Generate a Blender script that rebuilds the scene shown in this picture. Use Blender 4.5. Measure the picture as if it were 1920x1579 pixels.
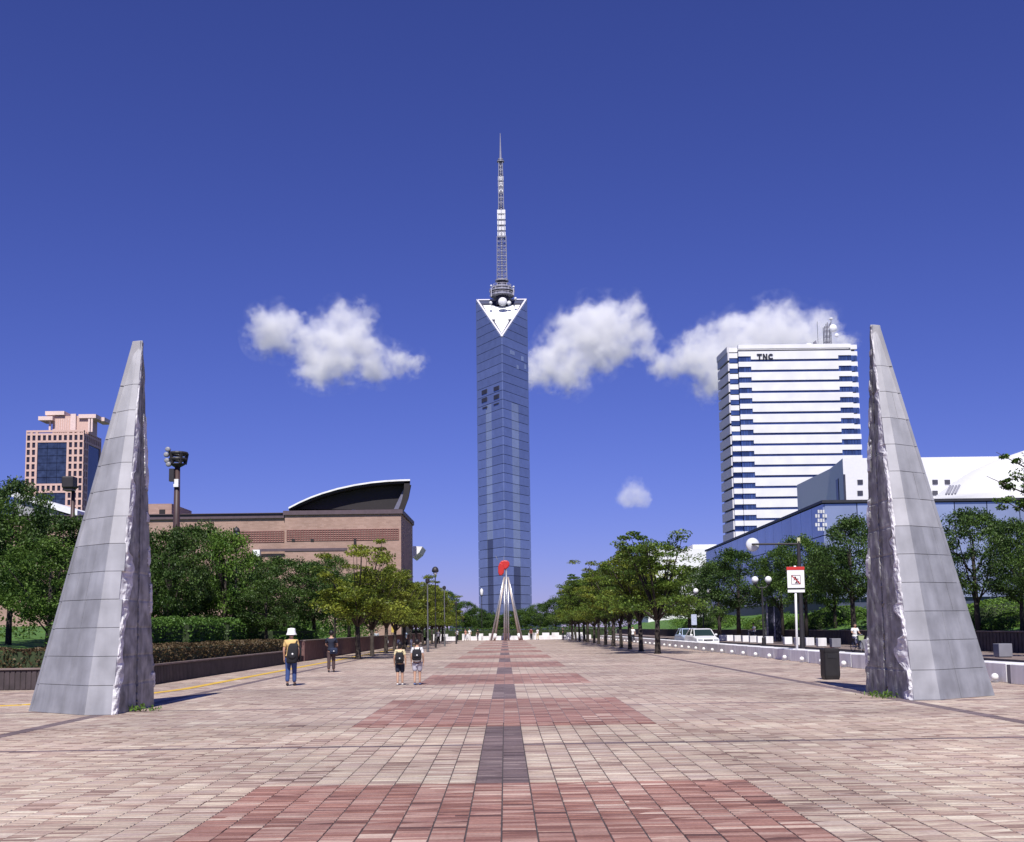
import bpy, bmesh, math, random
import numpy as np
from mathutils import Vector, Matrix, noise

random.seed(7)
np.random.seed(7)
SC = bpy.context.scene
COL = SC.collection
for _o in list(bpy.data.objects):
    bpy.data.objects.remove(_o, do_unlink=True)

# ------------------------------------------------------------------ camera
F_PX, SHIFT_PX, EYE = 2087.0, 175.5, 1.65
PITCH, YAW, ROLL = math.atan(0.102), -0.0075, -0.0135
cam_data = bpy.data.cameras.new('camera')
cam = bpy.data.objects.new('camera', cam_data)
COL.objects.link(cam)
cam.location = (0, 0, EYE)
ROT = Matrix.Rotation(YAW, 3, 'Z') @ Matrix.Rotation(math.pi / 2 + PITCH, 3, 'X') @ Matrix.Rotation(ROLL, 3, 'Z')
cam.rotation_euler = ROT.to_euler()
cam_data.sensor_fit = 'HORIZONTAL'
cam_data.sensor_width = 36.0
cam_data.lens = 36.0 * F_PX / 1920.0
cam_data.shift_y = SHIFT_PX / 1920.0
cam_data.clip_start = 0.1
cam_data.clip_end = 30000
SC.camera = cam

# ------------------------------------------------------------------ sky, sun, exposure
SUN_EL, SUN_X = math.radians(51), -0.035            # sun high behind the viewer, a little to the left
sun_dir = Vector((SUN_X * math.cos(SUN_EL), -math.sqrt(1 - SUN_X ** 2) * math.cos(SUN_EL), math.sin(SUN_EL)))
world = bpy.data.worlds.new('World')
SC.world = world
world.use_nodes = True
wn, wl = world.node_tree.nodes, world.node_tree.links
wn.clear()
sky = wn.new('ShaderNodeTexSky')
sky.sky_type = 'NISHITA'
sky.sun_disc = False
sky.sun_elevation = SUN_EL
sky.sun_rotation = math.atan2(sun_dir.x, sun_dir.y)
sky.altitude = 0
sky.air_density = 1.0
sky.dust_density = 0.0
sky.ozone_density = 4.0
tint = wn.new('ShaderNodeMix')
tint.data_type = 'RGBA'
tint.blend_type = 'MULTIPLY'
tint.inputs[0].default_value = 1.0
tint.inputs[7].default_value = (0.62, 0.585, 1.32, 1)  # the slide film's violet blue
bgn = wn.new('ShaderNodeBackground')
bgn.inputs['Strength'].default_value = 0.0615
won = wn.new('ShaderNodeOutputWorld')
wl.new(sky.outputs['Color'], tint.inputs[6])
wl.new(tint.outputs[2], bgn.inputs['Color'])
wl.new(bgn.outputs['Background'], won.inputs['Surface'])

sun_data = bpy.data.lights.new('sun', 'SUN')
sun_data.energy = 5.0
sun_data.angle = math.radians(0.5)
sun_data.color = (1.0, 0.955, 0.90)
sun = bpy.data.objects.new('sun', sun_data)
COL.objects.link(sun)
sun.rotation_euler = (-sun_dir).to_track_quat('-Z', 'Y').to_euler()
sun.location = (0, -20, 60)

SC.view_settings.view_transform = 'Standard'
SC.view_settings.look = 'None'
SC.view_settings.exposure = 0.2
SC.view_settings.gamma = 1.0
SC.view_settings.use_curve_mapping = False
SC.cycles.max_bounces = 8
SC.cycles.diffuse_bounces = 3
SC.cycles.transparent_max_bounces = 12
SC.cycles.volume_bounces = 24

# ------------------------------------------------------------------ layout helper: a point of the place from where it is seen in the photograph
def ray(u, v):
    return ROT @ Vector(((u - 960.0) / F_PX, (789.5 - v + SHIFT_PX) / F_PX, -1.0))
def at(u, v, y):
    d = ray(u, v)
    t = y / d.y
    return Vector((d.x * t, y, EYE + d.z * t))
def gnd(u, v, z=0.0):
    d = ray(u, v)
    t = (z - EYE) / d.z
    return Vector((d.x * t, d.y * t, z))

# ------------------------------------------------------------------ object helpers
ORG = {}
def tag(o, label=None, cat=None, group=None, kind=None):
    if label: o['label'] = label
    if cat: o['category'] = cat
    if group: o['group'] = group
    if kind: o['kind'] = kind
    return o
def thing(name, label, cat, loc=(0, 0, 0), group=None, rz=0.0):
    o = bpy.data.objects.new(name, None)
    COL.objects.link(o)
    o.empty_display_size = 0.2
    o.location = loc
    o.rotation_euler = (0, 0, rz)
    tag(o, label, cat, group)
    ORG[o] = Vector(loc)
    return o
def put(name, mesh, parent, loc=(0, 0, 0), rot=(0, 0, 0), scale=(1, 1, 1)):
    """link an object that shares a mesh; loc is local to the parent"""
    o = bpy.data.objects.new(name, mesh)
    COL.objects.link(o)
    o.parent = parent
    o.location = loc
    o.rotation_euler = rot
    o.scale = scale
    if parent is not None:
        ORG[o] = ORG.get(parent, Vector())
    return o
def copy_tree(o, parent=None):
    c = o.copy()
    COL.objects.link(c)
    c.parent = parent
    for ch in list(o.children):
        copy_tree(ch, c)
    return c

class MB:
    def __init__(s):
        s.v, s.f = [], []
    def add(s, vs, fs):
        n = len(s.v)
        s.v += [tuple(p) for p in vs]
        s.f += [tuple(i + n for i in f) for f in fs]
        return s
    def box(s, p0, p1):
        x0, y0, z0 = p0
        x1, y1, z1 = p1
        return s.add([(x0, y0, z0), (x1, y0, z0), (x1, y1, z0), (x0, y1, z0), (x0, y0, z1), (x1, y0, z1), (x1, y1, z1), (x0, y1, z1)],
                     [(0, 3, 2, 1), (4, 5, 6, 7), (0, 1, 5, 4), (1, 2, 6, 5), (2, 3, 7, 6), (3, 0, 4, 7)])
    def cbox(s, c, size):
        c = Vector(c)
        h = Vector(size) / 2
        return s.box(c - h, c + h)
    def obox(s, c, ax, ay, az):
        c, ax, ay, az = Vector(c), Vector(ax), Vector(ay), Vector(az)
        vs = [c + ax * i + ay * j + az * k for k in (-.5, .5) for j in (-.5, .5) for i in (-.5, .5)]
        return s.add(vs, [(0, 2, 3, 1), (4, 5, 7, 6), (0, 1, 5, 4), (1, 3, 7, 5), (3, 2, 6, 7), (2, 0, 4, 6)])
    def prism(s, poly, vec):
        poly = [Vector(p) for p in poly]
        vec = Vector(vec)
        n = len(poly)
        fs = [tuple(range(n)), tuple(range(2 * n - 1, n - 1, -1))]
        fs += [((i + 1) % n, i, n + i, n + (i + 1) % n) for i in range(n)]
        return s.add(poly + [p + vec for p in poly], fs)
    def loft(s, rings, cap=True):
        n = len(rings[0])
        vs = [p for r in rings for p in r]
        fs = []
        for k in range(len(rings) - 1):
            for i in range(n):
                j = (i + 1) % n
                fs.append((k * n + i, k * n + j, (k + 1) * n + j, (k + 1) * n + i))
        if cap:
            fs.append(tuple(range(n - 1, -1, -1)))
            fs.append(tuple((len(rings) - 1) * n + i for i in range(n)))
        return s.add(vs, fs)
    def tube(s, pts, radii, n=8):
        pts = [Vector(p) for p in pts]
        if not hasattr(radii, '__len__'):
            radii = [radii] * len(pts)
        rings = []
        prev = None
        for i, p in enumerate(pts):
            d = (pts[min(i + 1, len(pts) - 1)] - pts[max(i - 1, 0)]).normalized()
            if prev is None:
                a = Vector((1, 0, 0)) if abs(d.x) < 0.9 else Vector((0, 1, 0))
            else:
                a = prev
            a = (a - d * a.dot(d)).normalized()
            prev = a
            b = d.cross(a)
            rings.append([p + (a * math.cos(2 * math.pi * k / n) + b * math.sin(2 * math.pi * k / n)) * radii[i] for k in range(n)])
        return s.loft(rings)
    def lathe(s, prof, c=(0, 0, 0), n=16, axis='Z'):
        c = Vector(c)
        rings = []
        for r, z in prof:
            ring = []
            for k in range(n):
                a = 2 * math.pi * k / n
                p = Vector((r * math.cos(a), r * math.sin(a), z))
                if axis == 'Y':
                    p = Vector((p.x, p.z, p.y))
                elif axis == 'X':
                    p = Vector((p.z, p.x, p.y))
                ring.append(c + p)
            rings.append(ring)
        return s.loft(rings)
    def ball(s, c, r, n=12, m=8, scale=(1, 1, 1)):
        c = Vector(c)
        rings = []
        for i in range(m + 1):
            t = math.pi * i / m
            rr = max(math.sin(t), 0.02)
            rings.append([c + Vector((rr * math.cos(2 * math.pi * k / n) * scale[0], rr * math.sin(2 * math.pi * k / n) * scale[1], -math.cos(t) * scale[2])) * r for k in range(n)])
        return s.loft(rings)
    def torus(s, c, R, r, axis='X', n=20, m=8, a0=0, a1=2 * math.pi):
        c = Vector(c)
        pts = []
        full = abs(a1 - a0 - 2 * math.pi) < 1e-6
        for k in range(n + (0 if full else 1)):
            a = a0 + (a1 - a0) * k / n
            p = Vector((math.cos(a) * R, math.sin(a) * R, 0))
            if axis == 'X': p = Vector((0, p.x, p.y))
            elif axis == 'Y': p = Vector((p.x, 0, p.y))
            pts.append(c + p)
        if not full:
            return s.tube(pts, r, m)
        ax = {'X': Vector((1, 0, 0)), 'Y': Vector((0, 1, 0)), 'Z': Vector((0, 0, 1))}[axis]
        vs, fs = [], []
        for p in pts:
            d = (p - c).normalized()
            vs += [p + (d * math.cos(2 * math.pi * j / m) + ax * math.sin(2 * math.pi * j / m)) * r for j in range(m)]
        for k in range(n):
            for j in range(m):
                fs.append((k * m + j, ((k + 1) % n) * m + j, ((k + 1) % n) * m + (j + 1) % m, k * m + (j + 1) % m))
        return s.add(vs, fs)
    def mesh(s, name, mat=None, org=(0, 0, 0), smooth=False):
        me = bpy.data.meshes.new(name)
        org = Vector(org)
        me.from_pydata([Vector(p) - org for p in s.v], [], s.f)
        bm = bmesh.new()
        bm.from_mesh(me)
        bmesh.ops.recalc_face_normals(bm, faces=bm.faces)
        bm.to_mesh(me)
        bm.free()
        if mat is not None:
            for m in (mat if isinstance(mat, (list, tuple)) else [mat]):
                me.materials.append(m)
        if smooth:
            me.polygons.foreach_set('use_smooth', [True] * len(me.polygons))
        return me
    def build(s, name, mat, parent=None, local=False, smooth=False, bevel=0.0, org=None):
        o_ = Vector((0, 0, 0)) if (local or parent is None) else ORG.get(parent, Vector())
        if org is not None: o_ = Vector(org)
        o = bpy.data.objects.new(name, s.mesh(name, mat, o_, smooth))
        COL.objects.link(o)
        o.parent = parent
        if parent is None and org is not None: o.location = org
        ORG[o] = ORG.get(parent, Vector()) if parent is not None else o_
        if bevel:
            b = o.modifiers.new('bevel', 'BEVEL')
            b.width = bevel
            b.segments = 2
            b.limit_method = 'ANGLE'
            b.angle_limit = math.radians(40)
        return o

# ------------------------------------------------------------------ materials
def new_mat(name):
    m = bpy.data.materials.new(name)
    m.use_nodes = True
    n = m.node_tree.nodes
    return m, n, m.node_tree.links, n['Principled BSDF']
def mat(name, col, rough=0.6, metal=0.0, var=0.12, scale=2.0, bump=0.0, bscale=30.0, spec=0.4, rnd=0.0, streak=0.0):
    m, n, l, p = new_mat(name)
    p.inputs['Roughness'].default_value = rough
    p.inputs['Metallic'].default_value = metal
    p.inputs['Specular IOR Level'].default_value = spec
    geo = n.new('ShaderNodeNewGeometry')
    ns = n.new('ShaderNodeTexNoise')
    ns.inputs['Scale'].default_value = scale
    ns.inputs['Detail'].default_value = 5
    l.new(geo.outputs['Position'], ns.inputs['Vector'])
    mr = n.new('ShaderNodeMapRange')
    mr.inputs[1].default_value, mr.inputs[2].default_value = 0.3, 0.7
    mr.inputs[3].default_value, mr.inputs[4].default_value = 1 - var, 1 + var
    l.new(ns.outputs['Fac'], mr.inputs[0])
    fac = mr.outputs[0]
    if rnd:
        oi = n.new('ShaderNodeObjectInfo')
        r2 = n.new('ShaderNodeMapRange')
        r2.inputs[3].default_value, r2.inputs[4].default_value = 1 - rnd, 1 + rnd
        l.new(oi.outputs['Random'], r2.inputs[0])
        mu = n.new('ShaderNodeMath'); mu.operation = 'MULTIPLY'
        l.new(fac, mu.inputs[0]); l.new(r2.outputs[0], mu.inputs[1])
        fac = mu.outputs[0]
    if streak:
        mp = n.new('ShaderNodeVectorMath'); mp.operation = 'MULTIPLY'
        mp.inputs[1].default_value = (3.0, 3.0, 0.25)
        l.new(geo.outputs['Position'], mp.inputs[0])
        n2 = n.new('ShaderNodeTexNoise'); n2.inputs['Scale'].default_value = 1.3; n2.inputs['Detail'].default_value = 4
        l.new(mp.outputs[0], n2.inputs['Vector'])
        r3 = n.new('ShaderNodeMapRange')
        r3.inputs[1].default_value, r3.inputs[2].default_value = 0.35, 0.65
        r3.inputs[3].default_value, r3.inputs[4].default_value = 1 - streak, 1 + streak * 0.5
        l.new(n2.outputs['Fac'], r3.inputs[0])
        mu = n.new('ShaderNodeMath'); mu.operation = 'MULTIPLY'
        l.new(fac, mu.inputs[0]); l.new(r3.outputs[0], mu.inputs[1])
        fac = mu.outputs[0]
    vm = n.new('ShaderNodeVectorMath'); vm.operation = 'SCALE'
    vm.inputs[0].default_value = col[:3]
    l.new(fac, vm.inputs['Scale'])
    l.new(vm.outputs[0], p.inputs['Base Color'])
    if bump:
        nb = n.new('ShaderNodeTexNoise'); nb.inputs['Scale'].default_value = bscale; nb.inputs['Detail'].default_value = 6
        l.new(geo.outputs['Position'], nb.inputs['Vector'])
        bu = n.new('ShaderNodeBump'); bu.inputs['Strength'].default_value = bump; bu.inputs['Distance'].default_value = 0.02
        l.new(nb.outputs['Fac'], bu.inputs['Height'])
        l.new(bu.outputs['Normal'], p.inputs['Normal'])
    return m

TX, TY = 0.29, 0.29 / 3        # paving brick
X0 = -0.05                     # centre line of the plaza
def brick_mat(name, palette, joint=(0.15, 0.125, 0.13), painted=True, stain=0.24):
    m, n, l, p = new_mat(name)
    p.inputs['Roughness'].default_value = 0.75
    p.inputs['Specular IOR Level'].default_value = 0.25
    geo = n.new('ShaderNodeNewGeometry')
    off = n.new('ShaderNodeVectorMath'); off.operation = 'SUBTRACT'; off.inputs[1].default_value = (X0, 0, 0)
    l.new(geo.outputs['Position'], off.inputs[0])
    sc = n.new('ShaderNodeVectorMath'); sc.operation = 'MULTIPLY'; sc.inputs[1].default_value = (1 / TX, 1 / TY, 0)
    l.new(off.outputs[0], sc.inputs[0])
    fl = n.new('ShaderNodeVectorMath'); fl.operation = 'FLOOR'
    l.new(sc.outputs[0], fl.inputs[0])
    wn_ = n.new('ShaderNodeTexWhiteNoise'); wn_.noise_dimensions = '3D'
    l.new(fl.outputs[0], wn_.inputs['Vector'])
    # bricks laid in threes share a firing: a square of three leans the same way
    s3 = n.new('ShaderNodeVectorMath'); s3.operation = 'MULTIPLY'; s3.inputs[1].default_value = (1, 1 / 3, 1)
    l.new(fl.outputs[0], s3.inputs[0])
    f3 = n.new('ShaderNodeVectorMath'); f3.operation = 'FLOOR'
    l.new(s3.outputs[0], f3.inputs[0])
    w3 = n.new('ShaderNodeTexWhiteNoise'); w3.noise_dimensions = '3D'
    ad = n.new('ShaderNodeVectorMath'); ad.operation = 'ADD'; ad.inputs[1].default_value = (31.7, 11.3, 5)
    l.new(f3.outputs[0], ad.inputs[0]); l.new(ad.outputs[0], w3.inputs['Vector'])
    big = n.new('ShaderNodeTexNoise'); big.inputs['Scale'].default_value = 0.55; big.inputs['Detail'].default_value = 4
    l.new(geo.outputs['Position'], big.inputs['Vector'])
    mx = n.new('ShaderNodeMath'); mx.operation = 'MULTIPLY'; mx.inputs[1].default_value = 0.84
    l.new(wn_.outputs['Value'], mx.inputs[0])
    m2 = n.new('ShaderNodeMath'); m2.operation = 'MULTIPLY_ADD'; m2.inputs[1].default_value = 0.08
    l.new(w3.outputs['Value'], m2.inputs[0]); l.new(mx.outputs[0], m2.inputs[2])
    m3 = n.new('ShaderNodeMath'); m3.operation = 'MULTIPLY_ADD'; m3.inputs[1].default_value = 0.6
    l.new(big.outputs['Fac'], m3.inputs[0]); l.new(m2.outputs[0], m3.inputs[2])
    m4 = n.new('ShaderNodeMath'); m4.operation = 'SUBTRACT'; m4.inputs[1].default_value = 0.25
    l.new(m3.outputs[0], m4.inputs[0])
    cr = n.new('ShaderNodeValToRGB')
    e = cr.color_ramp.elements
    while len(e) < len(palette): e.new(0.5)
    for i, c in enumerate(palette):
        e[i].position = 0.05 + 0.9 * i / (len(palette) - 1)
        e[i].color = (*c, 1)
    l.new(m4.outputs[0], cr.inputs['Fac'])
    fine = n.new('ShaderNodeTexNoise'); fine.inputs['Scale'].default_value = 28; fine.inputs['Detail'].default_value = 5
    l.new(geo.outputs['Position'], fine.inputs['Vector'])
    st = n.new('ShaderNodeTexNoise'); st.inputs['Scale'].default_value = 0.23; st.inputs['Detail'].default_value = 6
    l.new(geo.outputs['Position'], st.inputs['Vector'])
    a1 = n.new('ShaderNodeMapRange'); a1.inputs[1].default_value = .3; a1.inputs[2].default_value = .7; a1.inputs[3].default_value = 0.88; a1.inputs[4].default_value = 1.12
    l.new(fine.outputs['Fac'], a1.inputs[0])
    a2 = n.new('ShaderNodeMapRange'); a2.inputs[1].default_value = .35; a2.inputs[2].default_value = .65; a2.inputs[3].default_value = 1 - stain; a2.inputs[4].default_value = 1 + stain * .5
    l.new(st.outputs['Fac'], a2.inputs[0])
    mm = n.new('ShaderNodeMath'); mm.operation = 'MULTIPLY'
    l.new(a1.outputs[0], mm.inputs[0]); l.new(a2.outputs[0], mm.inputs[1])
    vs = n.new('ShaderNodeVectorMath'); vs.operation = 'SCALE'
    l.new(cr.outputs['Color'], vs.inputs[0]); l.new(mm.outputs[0], vs.inputs['Scale'])
    colour = vs.outputs[0]
    if painted:
        fr = n.new('ShaderNodeVectorMath'); fr.operation = 'FRACTION'
        l.new(sc.outputs[0], fr.inputs[0])
        sp = n.new('ShaderNodeSeparateXYZ'); l.new(fr.outputs[0], sp.inputs[0])
        masks = []
        for ax, wdt in (('X', 0.04), ('Y', 0.06)):
            c1 = n.new('ShaderNodeMath'); c1.operation = 'LESS_THAN'; c1.inputs[1].default_value = wdt
            l.new(sp.outputs[ax], c1.inputs[0]); masks.append(c1.outputs[0])
        for k_, jc in ((1, tuple(c * 2.4 for c in joint)), (0, joint)):
            mxr = n.new('ShaderNodeMix'); mxr.data_type = 'RGBA'
            l.new(masks[k_], mxr.inputs[0]); l.new(colour, mxr.inputs[6]); mxr.inputs[7].default_value = (*jc, 1)
            colour = mxr.outputs[2]
    l.new(colour, p.inputs['Base Color'])
    bu = n.new('ShaderNodeBump'); bu.inputs['Strength'].default_value = 0.25; bu.inputs['Distance'].default_value = 0.01
    l.new(fine.outputs['Fac'], bu.inputs['Height']); l.new(bu.outputs['Normal'], p.inputs['Normal'])
    return m

PAL = {
    'cream': [(0.19, 0.125, 0.105), (0.33, 0.225, 0.185), (0.48, 0.385, 0.305), (0.36, 0.255, 0.215), (0.55, 0.46, 0.355), (0.42, 0.32, 0.28), (0.63, 0.555, 0.44)],
    'red': [(0.12, 0.062, 0.055), (0.24, 0.115, 0.09), (0.38, 0.205, 0.165), (0.22, 0.105, 0.085), (0.44, 0.28, 0.23), (0.30, 0.155, 0.13), (0.57, 0.43, 0.35)],
    'purple': [(0.085, 0.06, 0.062), (0.14, 0.10, 0.102), (0.19, 0.14, 0.14), (0.14, 0.10, 0.102), (0.27, 0.21, 0.20)],
    'dark': [(0.10, 0.075, 0.08), (0.15, 0.11, 0.115), (0.20, 0.15, 0.155), (0.17, 0.13, 0.13)],
}
BM_NEAR = {k: brick_mat('brick ' + k, v, painted=False) for k, v in PAL.items()}
BM_FAR = {k: brick_mat('paving ' + k, v, painted=True) for k, v in PAL.items()}

def leaf_mat(name, dark, light, trans=0.25):
    m, n, l, p = new_mat(name)
    at_ = n.new('ShaderNodeAttribute'); at_.attribute_name = 'tint'
    geo = n.new('ShaderNodeNewGeometry')
    ns = n.new('ShaderNodeTexNoise'); ns.inputs['Scale'].default_value = 1.1; ns.inputs['Detail'].default_value = 3
    l.new(geo.outputs['Position'], ns.inputs['Vector'])
    ma = n.new('ShaderNodeMath'); ma.operation = 'MULTIPLY_ADD'; ma.inputs[1].default_value = 0.9; ma.inputs[2].default_value = -0.42
    l.new(ns.outputs['Fac'], ma.inputs[0])
    mb_ = n.new('ShaderNodeMath'); mb_.operation = 'ADD'
    l.new(at_.outputs['Fac'], mb_.inputs[0]); l.new(ma.outputs[0], mb_.inputs[1])
    cr = n.new('ShaderNodeValToRGB')
    cr.color_ramp.elements[0].color = (*dark, 1); cr.color_ramp.elements[1].color = (*light, 1)
    l.new(mb_.outputs[0], cr.inputs['Fac'])
    l.new(cr.outputs['Color'], p.inputs['Base Color'])
    p.inputs['Roughness'].default_value = 0.5
    p.inputs['Specular IOR Level'].default_value = 0.3
    if trans:
        tr = n.new('ShaderNodeBsdfTranslucent')
        l.new(cr.outputs['Color'], tr.inputs['Color'])
        mx = n.new('ShaderNodeMixShader'); mx.inputs[0].default_value = trans
        l.new(p.outputs[0], mx.inputs[1]); l.new(tr.outputs[0], mx.inputs[2])
        l.new(mx.outputs[0], n['Material Output'].inputs['Surface'])
    return m

M = {}
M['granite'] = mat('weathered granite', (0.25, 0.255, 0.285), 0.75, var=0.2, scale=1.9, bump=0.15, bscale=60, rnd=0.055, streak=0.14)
M['granite_mid'] = mat('washed and sunlit granite', (0.305, 0.308, 0.335), 0.75, var=0.16, scale=1.9, bump=0.15, bscale=60, rnd=0.04, streak=0.11)
M['granite_clean_lit'] = mat('rain cleaned and sunlit granite', (0.40, 0.40, 0.42), 0.75, var=0.12, scale=1.9, bump=0.15, bscale=60, rnd=0.025, streak=0.08)  # paler stones also paint the sunlit facet beside the split
M['granite_dark'] = mat('sooty split granite', (0.31, 0.305, 0.30), 0.85, var=0.45, scale=3.0, bump=0.35, bscale=12, streak=0.3)
M['granite_fresh'] = mat('broken granite', (0.62, 0.61, 0.63), 0.9, var=0.3, scale=5.0, bump=0.5, bscale=18)
M['pale_mortar'] = mat('pale bedding sand', (0.36, 0.30, 0.28), 0.95)
M['mortar'] = mat('mortar', (0.17, 0.15, 0.15), 0.9)
M['white_stone'] = mat('white granite blocks', (0.74, 0.73, 0.74), 0.7, var=0.10, scale=1.5, bump=0.1, rnd=0.06, streak=0.12)
M['dark_stone'] = mat('grey stone', (0.22, 0.21, 0.23), 0.8, var=0.2)
M['wall_tile'] = mat('dark ribbed wall tile', (0.055, 0.042, 0.045), 0.7, var=0.3, scale=3)
M['wall_tile_red'] = mat('reddish wall tile', (0.16, 0.085, 0.08), 0.75, var=0.25, scale=3)
M['cap'] = mat('wall coping', (0.17, 0.13, 0.12), 0.75, var=0.2)
M['yellow'] = mat('yellow guide tiles', (0.62, 0.40, 0.06), 0.7, var=0.15)
M['asphalt'] = mat('asphalt', (0.055, 0.055, 0.06), 0.9, var=0.2, scale=0.6, bump=0.2)
M['kerb'] = mat('kerb stone', (0.33, 0.32, 0.32), 0.8)
M['grass'] = mat('grass', (0.07, 0.15, 0.025), 0.9, var=0.5, scale=1.3, bump=0.6, bscale=8)
M['soil'] = mat('soil and undergrowth', (0.03, 0.045, 0.018), 0.95, var=0.4)
M['field'] = mat('far ground', (0.09, 0.11, 0.07), 0.95, var=0.3, scale=0.05)
M['paint_line'] = mat('road paint', (0.75, 0.75, 0.73), 0.7)
M['bark'] = mat('bark', (0.050, 0.040, 0.034), 0.9, var=0.3, scale=6, bump=0.5, bscale=25)
M['bark_dark'] = mat('dark bark', (0.035, 0.028, 0.024), 0.9, var=0.3, scale=6, bump=0.5, bscale=25)
M['leaf_row'] = leaf_mat('leaves of the avenue trees', (0.045, 0.085, 0.012), (0.33, 0.37, 0.05), 0.35)
M['leaf_row_b'] = leaf_mat('greener leaves of the avenue trees', (0.035, 0.080, 0.014), (0.22, 0.31, 0.05), 0.33)
M['leaf_dark'] = leaf_mat('dark evergreen leaves', (0.016, 0.044, 0.011), (0.105, 0.175, 0.035), 0.24)
M['leaf_mid'] = leaf_mat('mid green leaves', (0.024, 0.062, 0.012), (0.14, 0.23, 0.04), 0.26)
M['leaf_pale'] = leaf_mat('pale green leaves', (0.040, 0.10, 0.015), (0.20, 0.33, 0.05), 0.3)
M['leaf_hedge'] = leaf_mat('hedge leaves', (0.026, 0.07, 0.012), (0.13, 0.24, 0.04), 0.24)
M['leaf_brown'] = leaf_mat('dry brown hedge leaves', (0.050, 0.032, 0.016), (0.16, 0.115, 0.055), 0.15)
# ================================================================== the ground
def sheet(name, x0, y0, x1, y1, z, m, parent=None):
    mb = MB().add([(x0, y0, z), (x1, y0, z), (x1, y1, z), (x0, y1, z)], [(0, 1, 2, 3)])
    return mb.build(name, m, parent)
tag(sheet('ground', -6000, -400, 6000, 9000, -0.06, M['field']), kind='structure')

RED = [(-2.0 + 14.26 * i - 7.5 + 7.3, 12.2 + 14.26 * i) for i in range(0, 12)]
RED = [(12.2 - 7.3 + 14.26 * i, 12.2 + 14.26 * i) for i in range(0, 12)]
def snap(y): return round(y / TY) * TY
RED = [(snap(a), snap(b)) for a, b in RED]
CROSS = [snap(16.0 + 7.9 * i) for i in range(0, 19)]
HALF_RED = 9 * TX
SIDE = [(-28 * TX, 8.2), (28 * TX, 8.2)]
def zone(x, y):
    """which brick lies at a spot of the plaza (x from its centre line)"""
    c = math.floor(x / TX)
    if c in (-29, 29):
        return 'dark'
    if abs(x) < HALF_RED:
        for a, b in RED:
            if a <= y < b:
                return 'red'
    if c in (-1, 0):
        return 'purple'
    r = math.floor(y / TY + 1e-6)
    for cy in CROSS:
        if r - round(cy / TY) in (0, 1):
            return 'dark'
    return 'cream'

NEAR_Y0, NEAR_Y1, NEAR_C = snap(7.0), snap(19.8), 41       # bricks as geometry out to here; the same bricks in the material beyond
PLAZA_Y0, PLAZA_Y1, PLAZA_C0, PLAZA_C1 = snap(-16.0), snap(163), -60, 48
# far sheet, cut along the brick lines into areas of one paving each
xs = sorted({PLAZA_C0, -NEAR_C, -29, -28, -9, -1, 1, 9, 29, 30, NEAR_C, PLAZA_C1})
ys = {PLAZA_Y0, NEAR_Y0, NEAR_Y1, PLAZA_Y1}
for a, b in RED: ys |= {a, b}
for c in CROSS: ys |= {c, snap(c + 2 * TY)}
ys = sorted(y for y in ys if PLAZA_Y0 <= y <= PLAZA_Y1)
kinds = list(PAL)
vs, fs, mi = [], [], []
for i in range(len(xs) - 1):
    for j in range(len(ys) - 1):
        if ys[j] >= NEAR_Y0 - 1e-6 and ys[j + 1] <= NEAR_Y1 + 1e-6 and xs[i] >= -NEAR_C and xs[i + 1] <= NEAR_C:
            continue
        k = zone((xs[i] + 0.5) * TX, (ys[j] + ys[j + 1]) / 2)
        n0 = len(vs)
        for cx, cy in ((xs[i], ys[j]), (xs[i + 1], ys[j]), (xs[i + 1], ys[j + 1]), (xs[i], ys[j + 1])):
            vs.append((X0 + cx * TX, cy, 0.0))
        fs.append((n0, n0 + 1, n0 + 2, n0 + 3))
        mi.append(kinds.index(k))
me = bpy.data.meshes.new('plaza')
me.from_pydata(vs, [], fs)
for k in kinds: me.materials.append(BM_FAR[k])
me.polygons.foreach_set('material_index', mi)
plaza = bpy.data.objects.new('plaza', me)
COL.objects.link(plaza)
tag(plaza, kind='structure')
ORG[plaza] = Vector()
sheet('mortar_bed', X0 - NEAR_C * TX, NEAR_Y0, X0 + NEAR_C * TX, NEAR_Y1, -0.014, M['pale_mortar'], plaza)
mb = MB()
for c in range(-NEAR_C, NEAR_C + 1):
    mb.add([(X0 + c * TX - .011, NEAR_Y0, -.009), (X0 + c * TX + .011, NEAR_Y0, -.009), (X0 + c * TX + .011, NEAR_Y1, -.009), (X0 + c * TX - .011, NEAR_Y1, -.009)], [(0, 1, 2, 3)])
mb.build('joint_strips', mat('dark joint filler', (.06, .05, .055), .95), plaza)['kind'] = 'stuff'

def brick_verts(rng, c, r):
    """one brick with worn edges; tiny height and tilt of its own"""
    g = 0.0045
    x0, x1 = X0 + c * TX + g * 1.35, X0 + (c + 1) * TX - g * 1.35
    y0, y1 = r * TY + g * .55, (r + 1) * TY - g * .55
    b = 0.004
    h = rng.uniform(-0.002, 0.0015)
    tx, ty = rng.uniform(-.0012, .0012), rng.uniform(-.0012, .0012)
    v = [(x0, y0, -.02), (x1, y0, -.02), (x1, y1, -.02), (x0, y1, -.02),
         (x0, y0, h - b), (x1, y0, h - b), (x1, y1, h - b), (x0, y1, h - b),
         (x0 + b, y0 + b, h - tx - ty), (x1 - b, y0 + b, h + tx - ty), (x1 - b, y1 - b, h + tx + ty), (x0 + b, y1 - b, h - tx + ty)]
    return v
BF = [(0, 1, 5, 4), (1, 2, 6, 5), (2, 3, 7, 6), (3, 0, 4, 7), (4, 5, 9, 8), (5, 6, 10, 9), (6, 7, 11, 10), (7, 4, 8, 11), (8, 9, 10, 11)]
rng = random.Random(3)
r0, r1 = round(NEAR_Y0 / TY), round(NEAR_Y1 / TY)
cells = [(c, r) for r in range(r0, r1) for c in range(-NEAR_C, NEAR_C)]
inview = []
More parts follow.
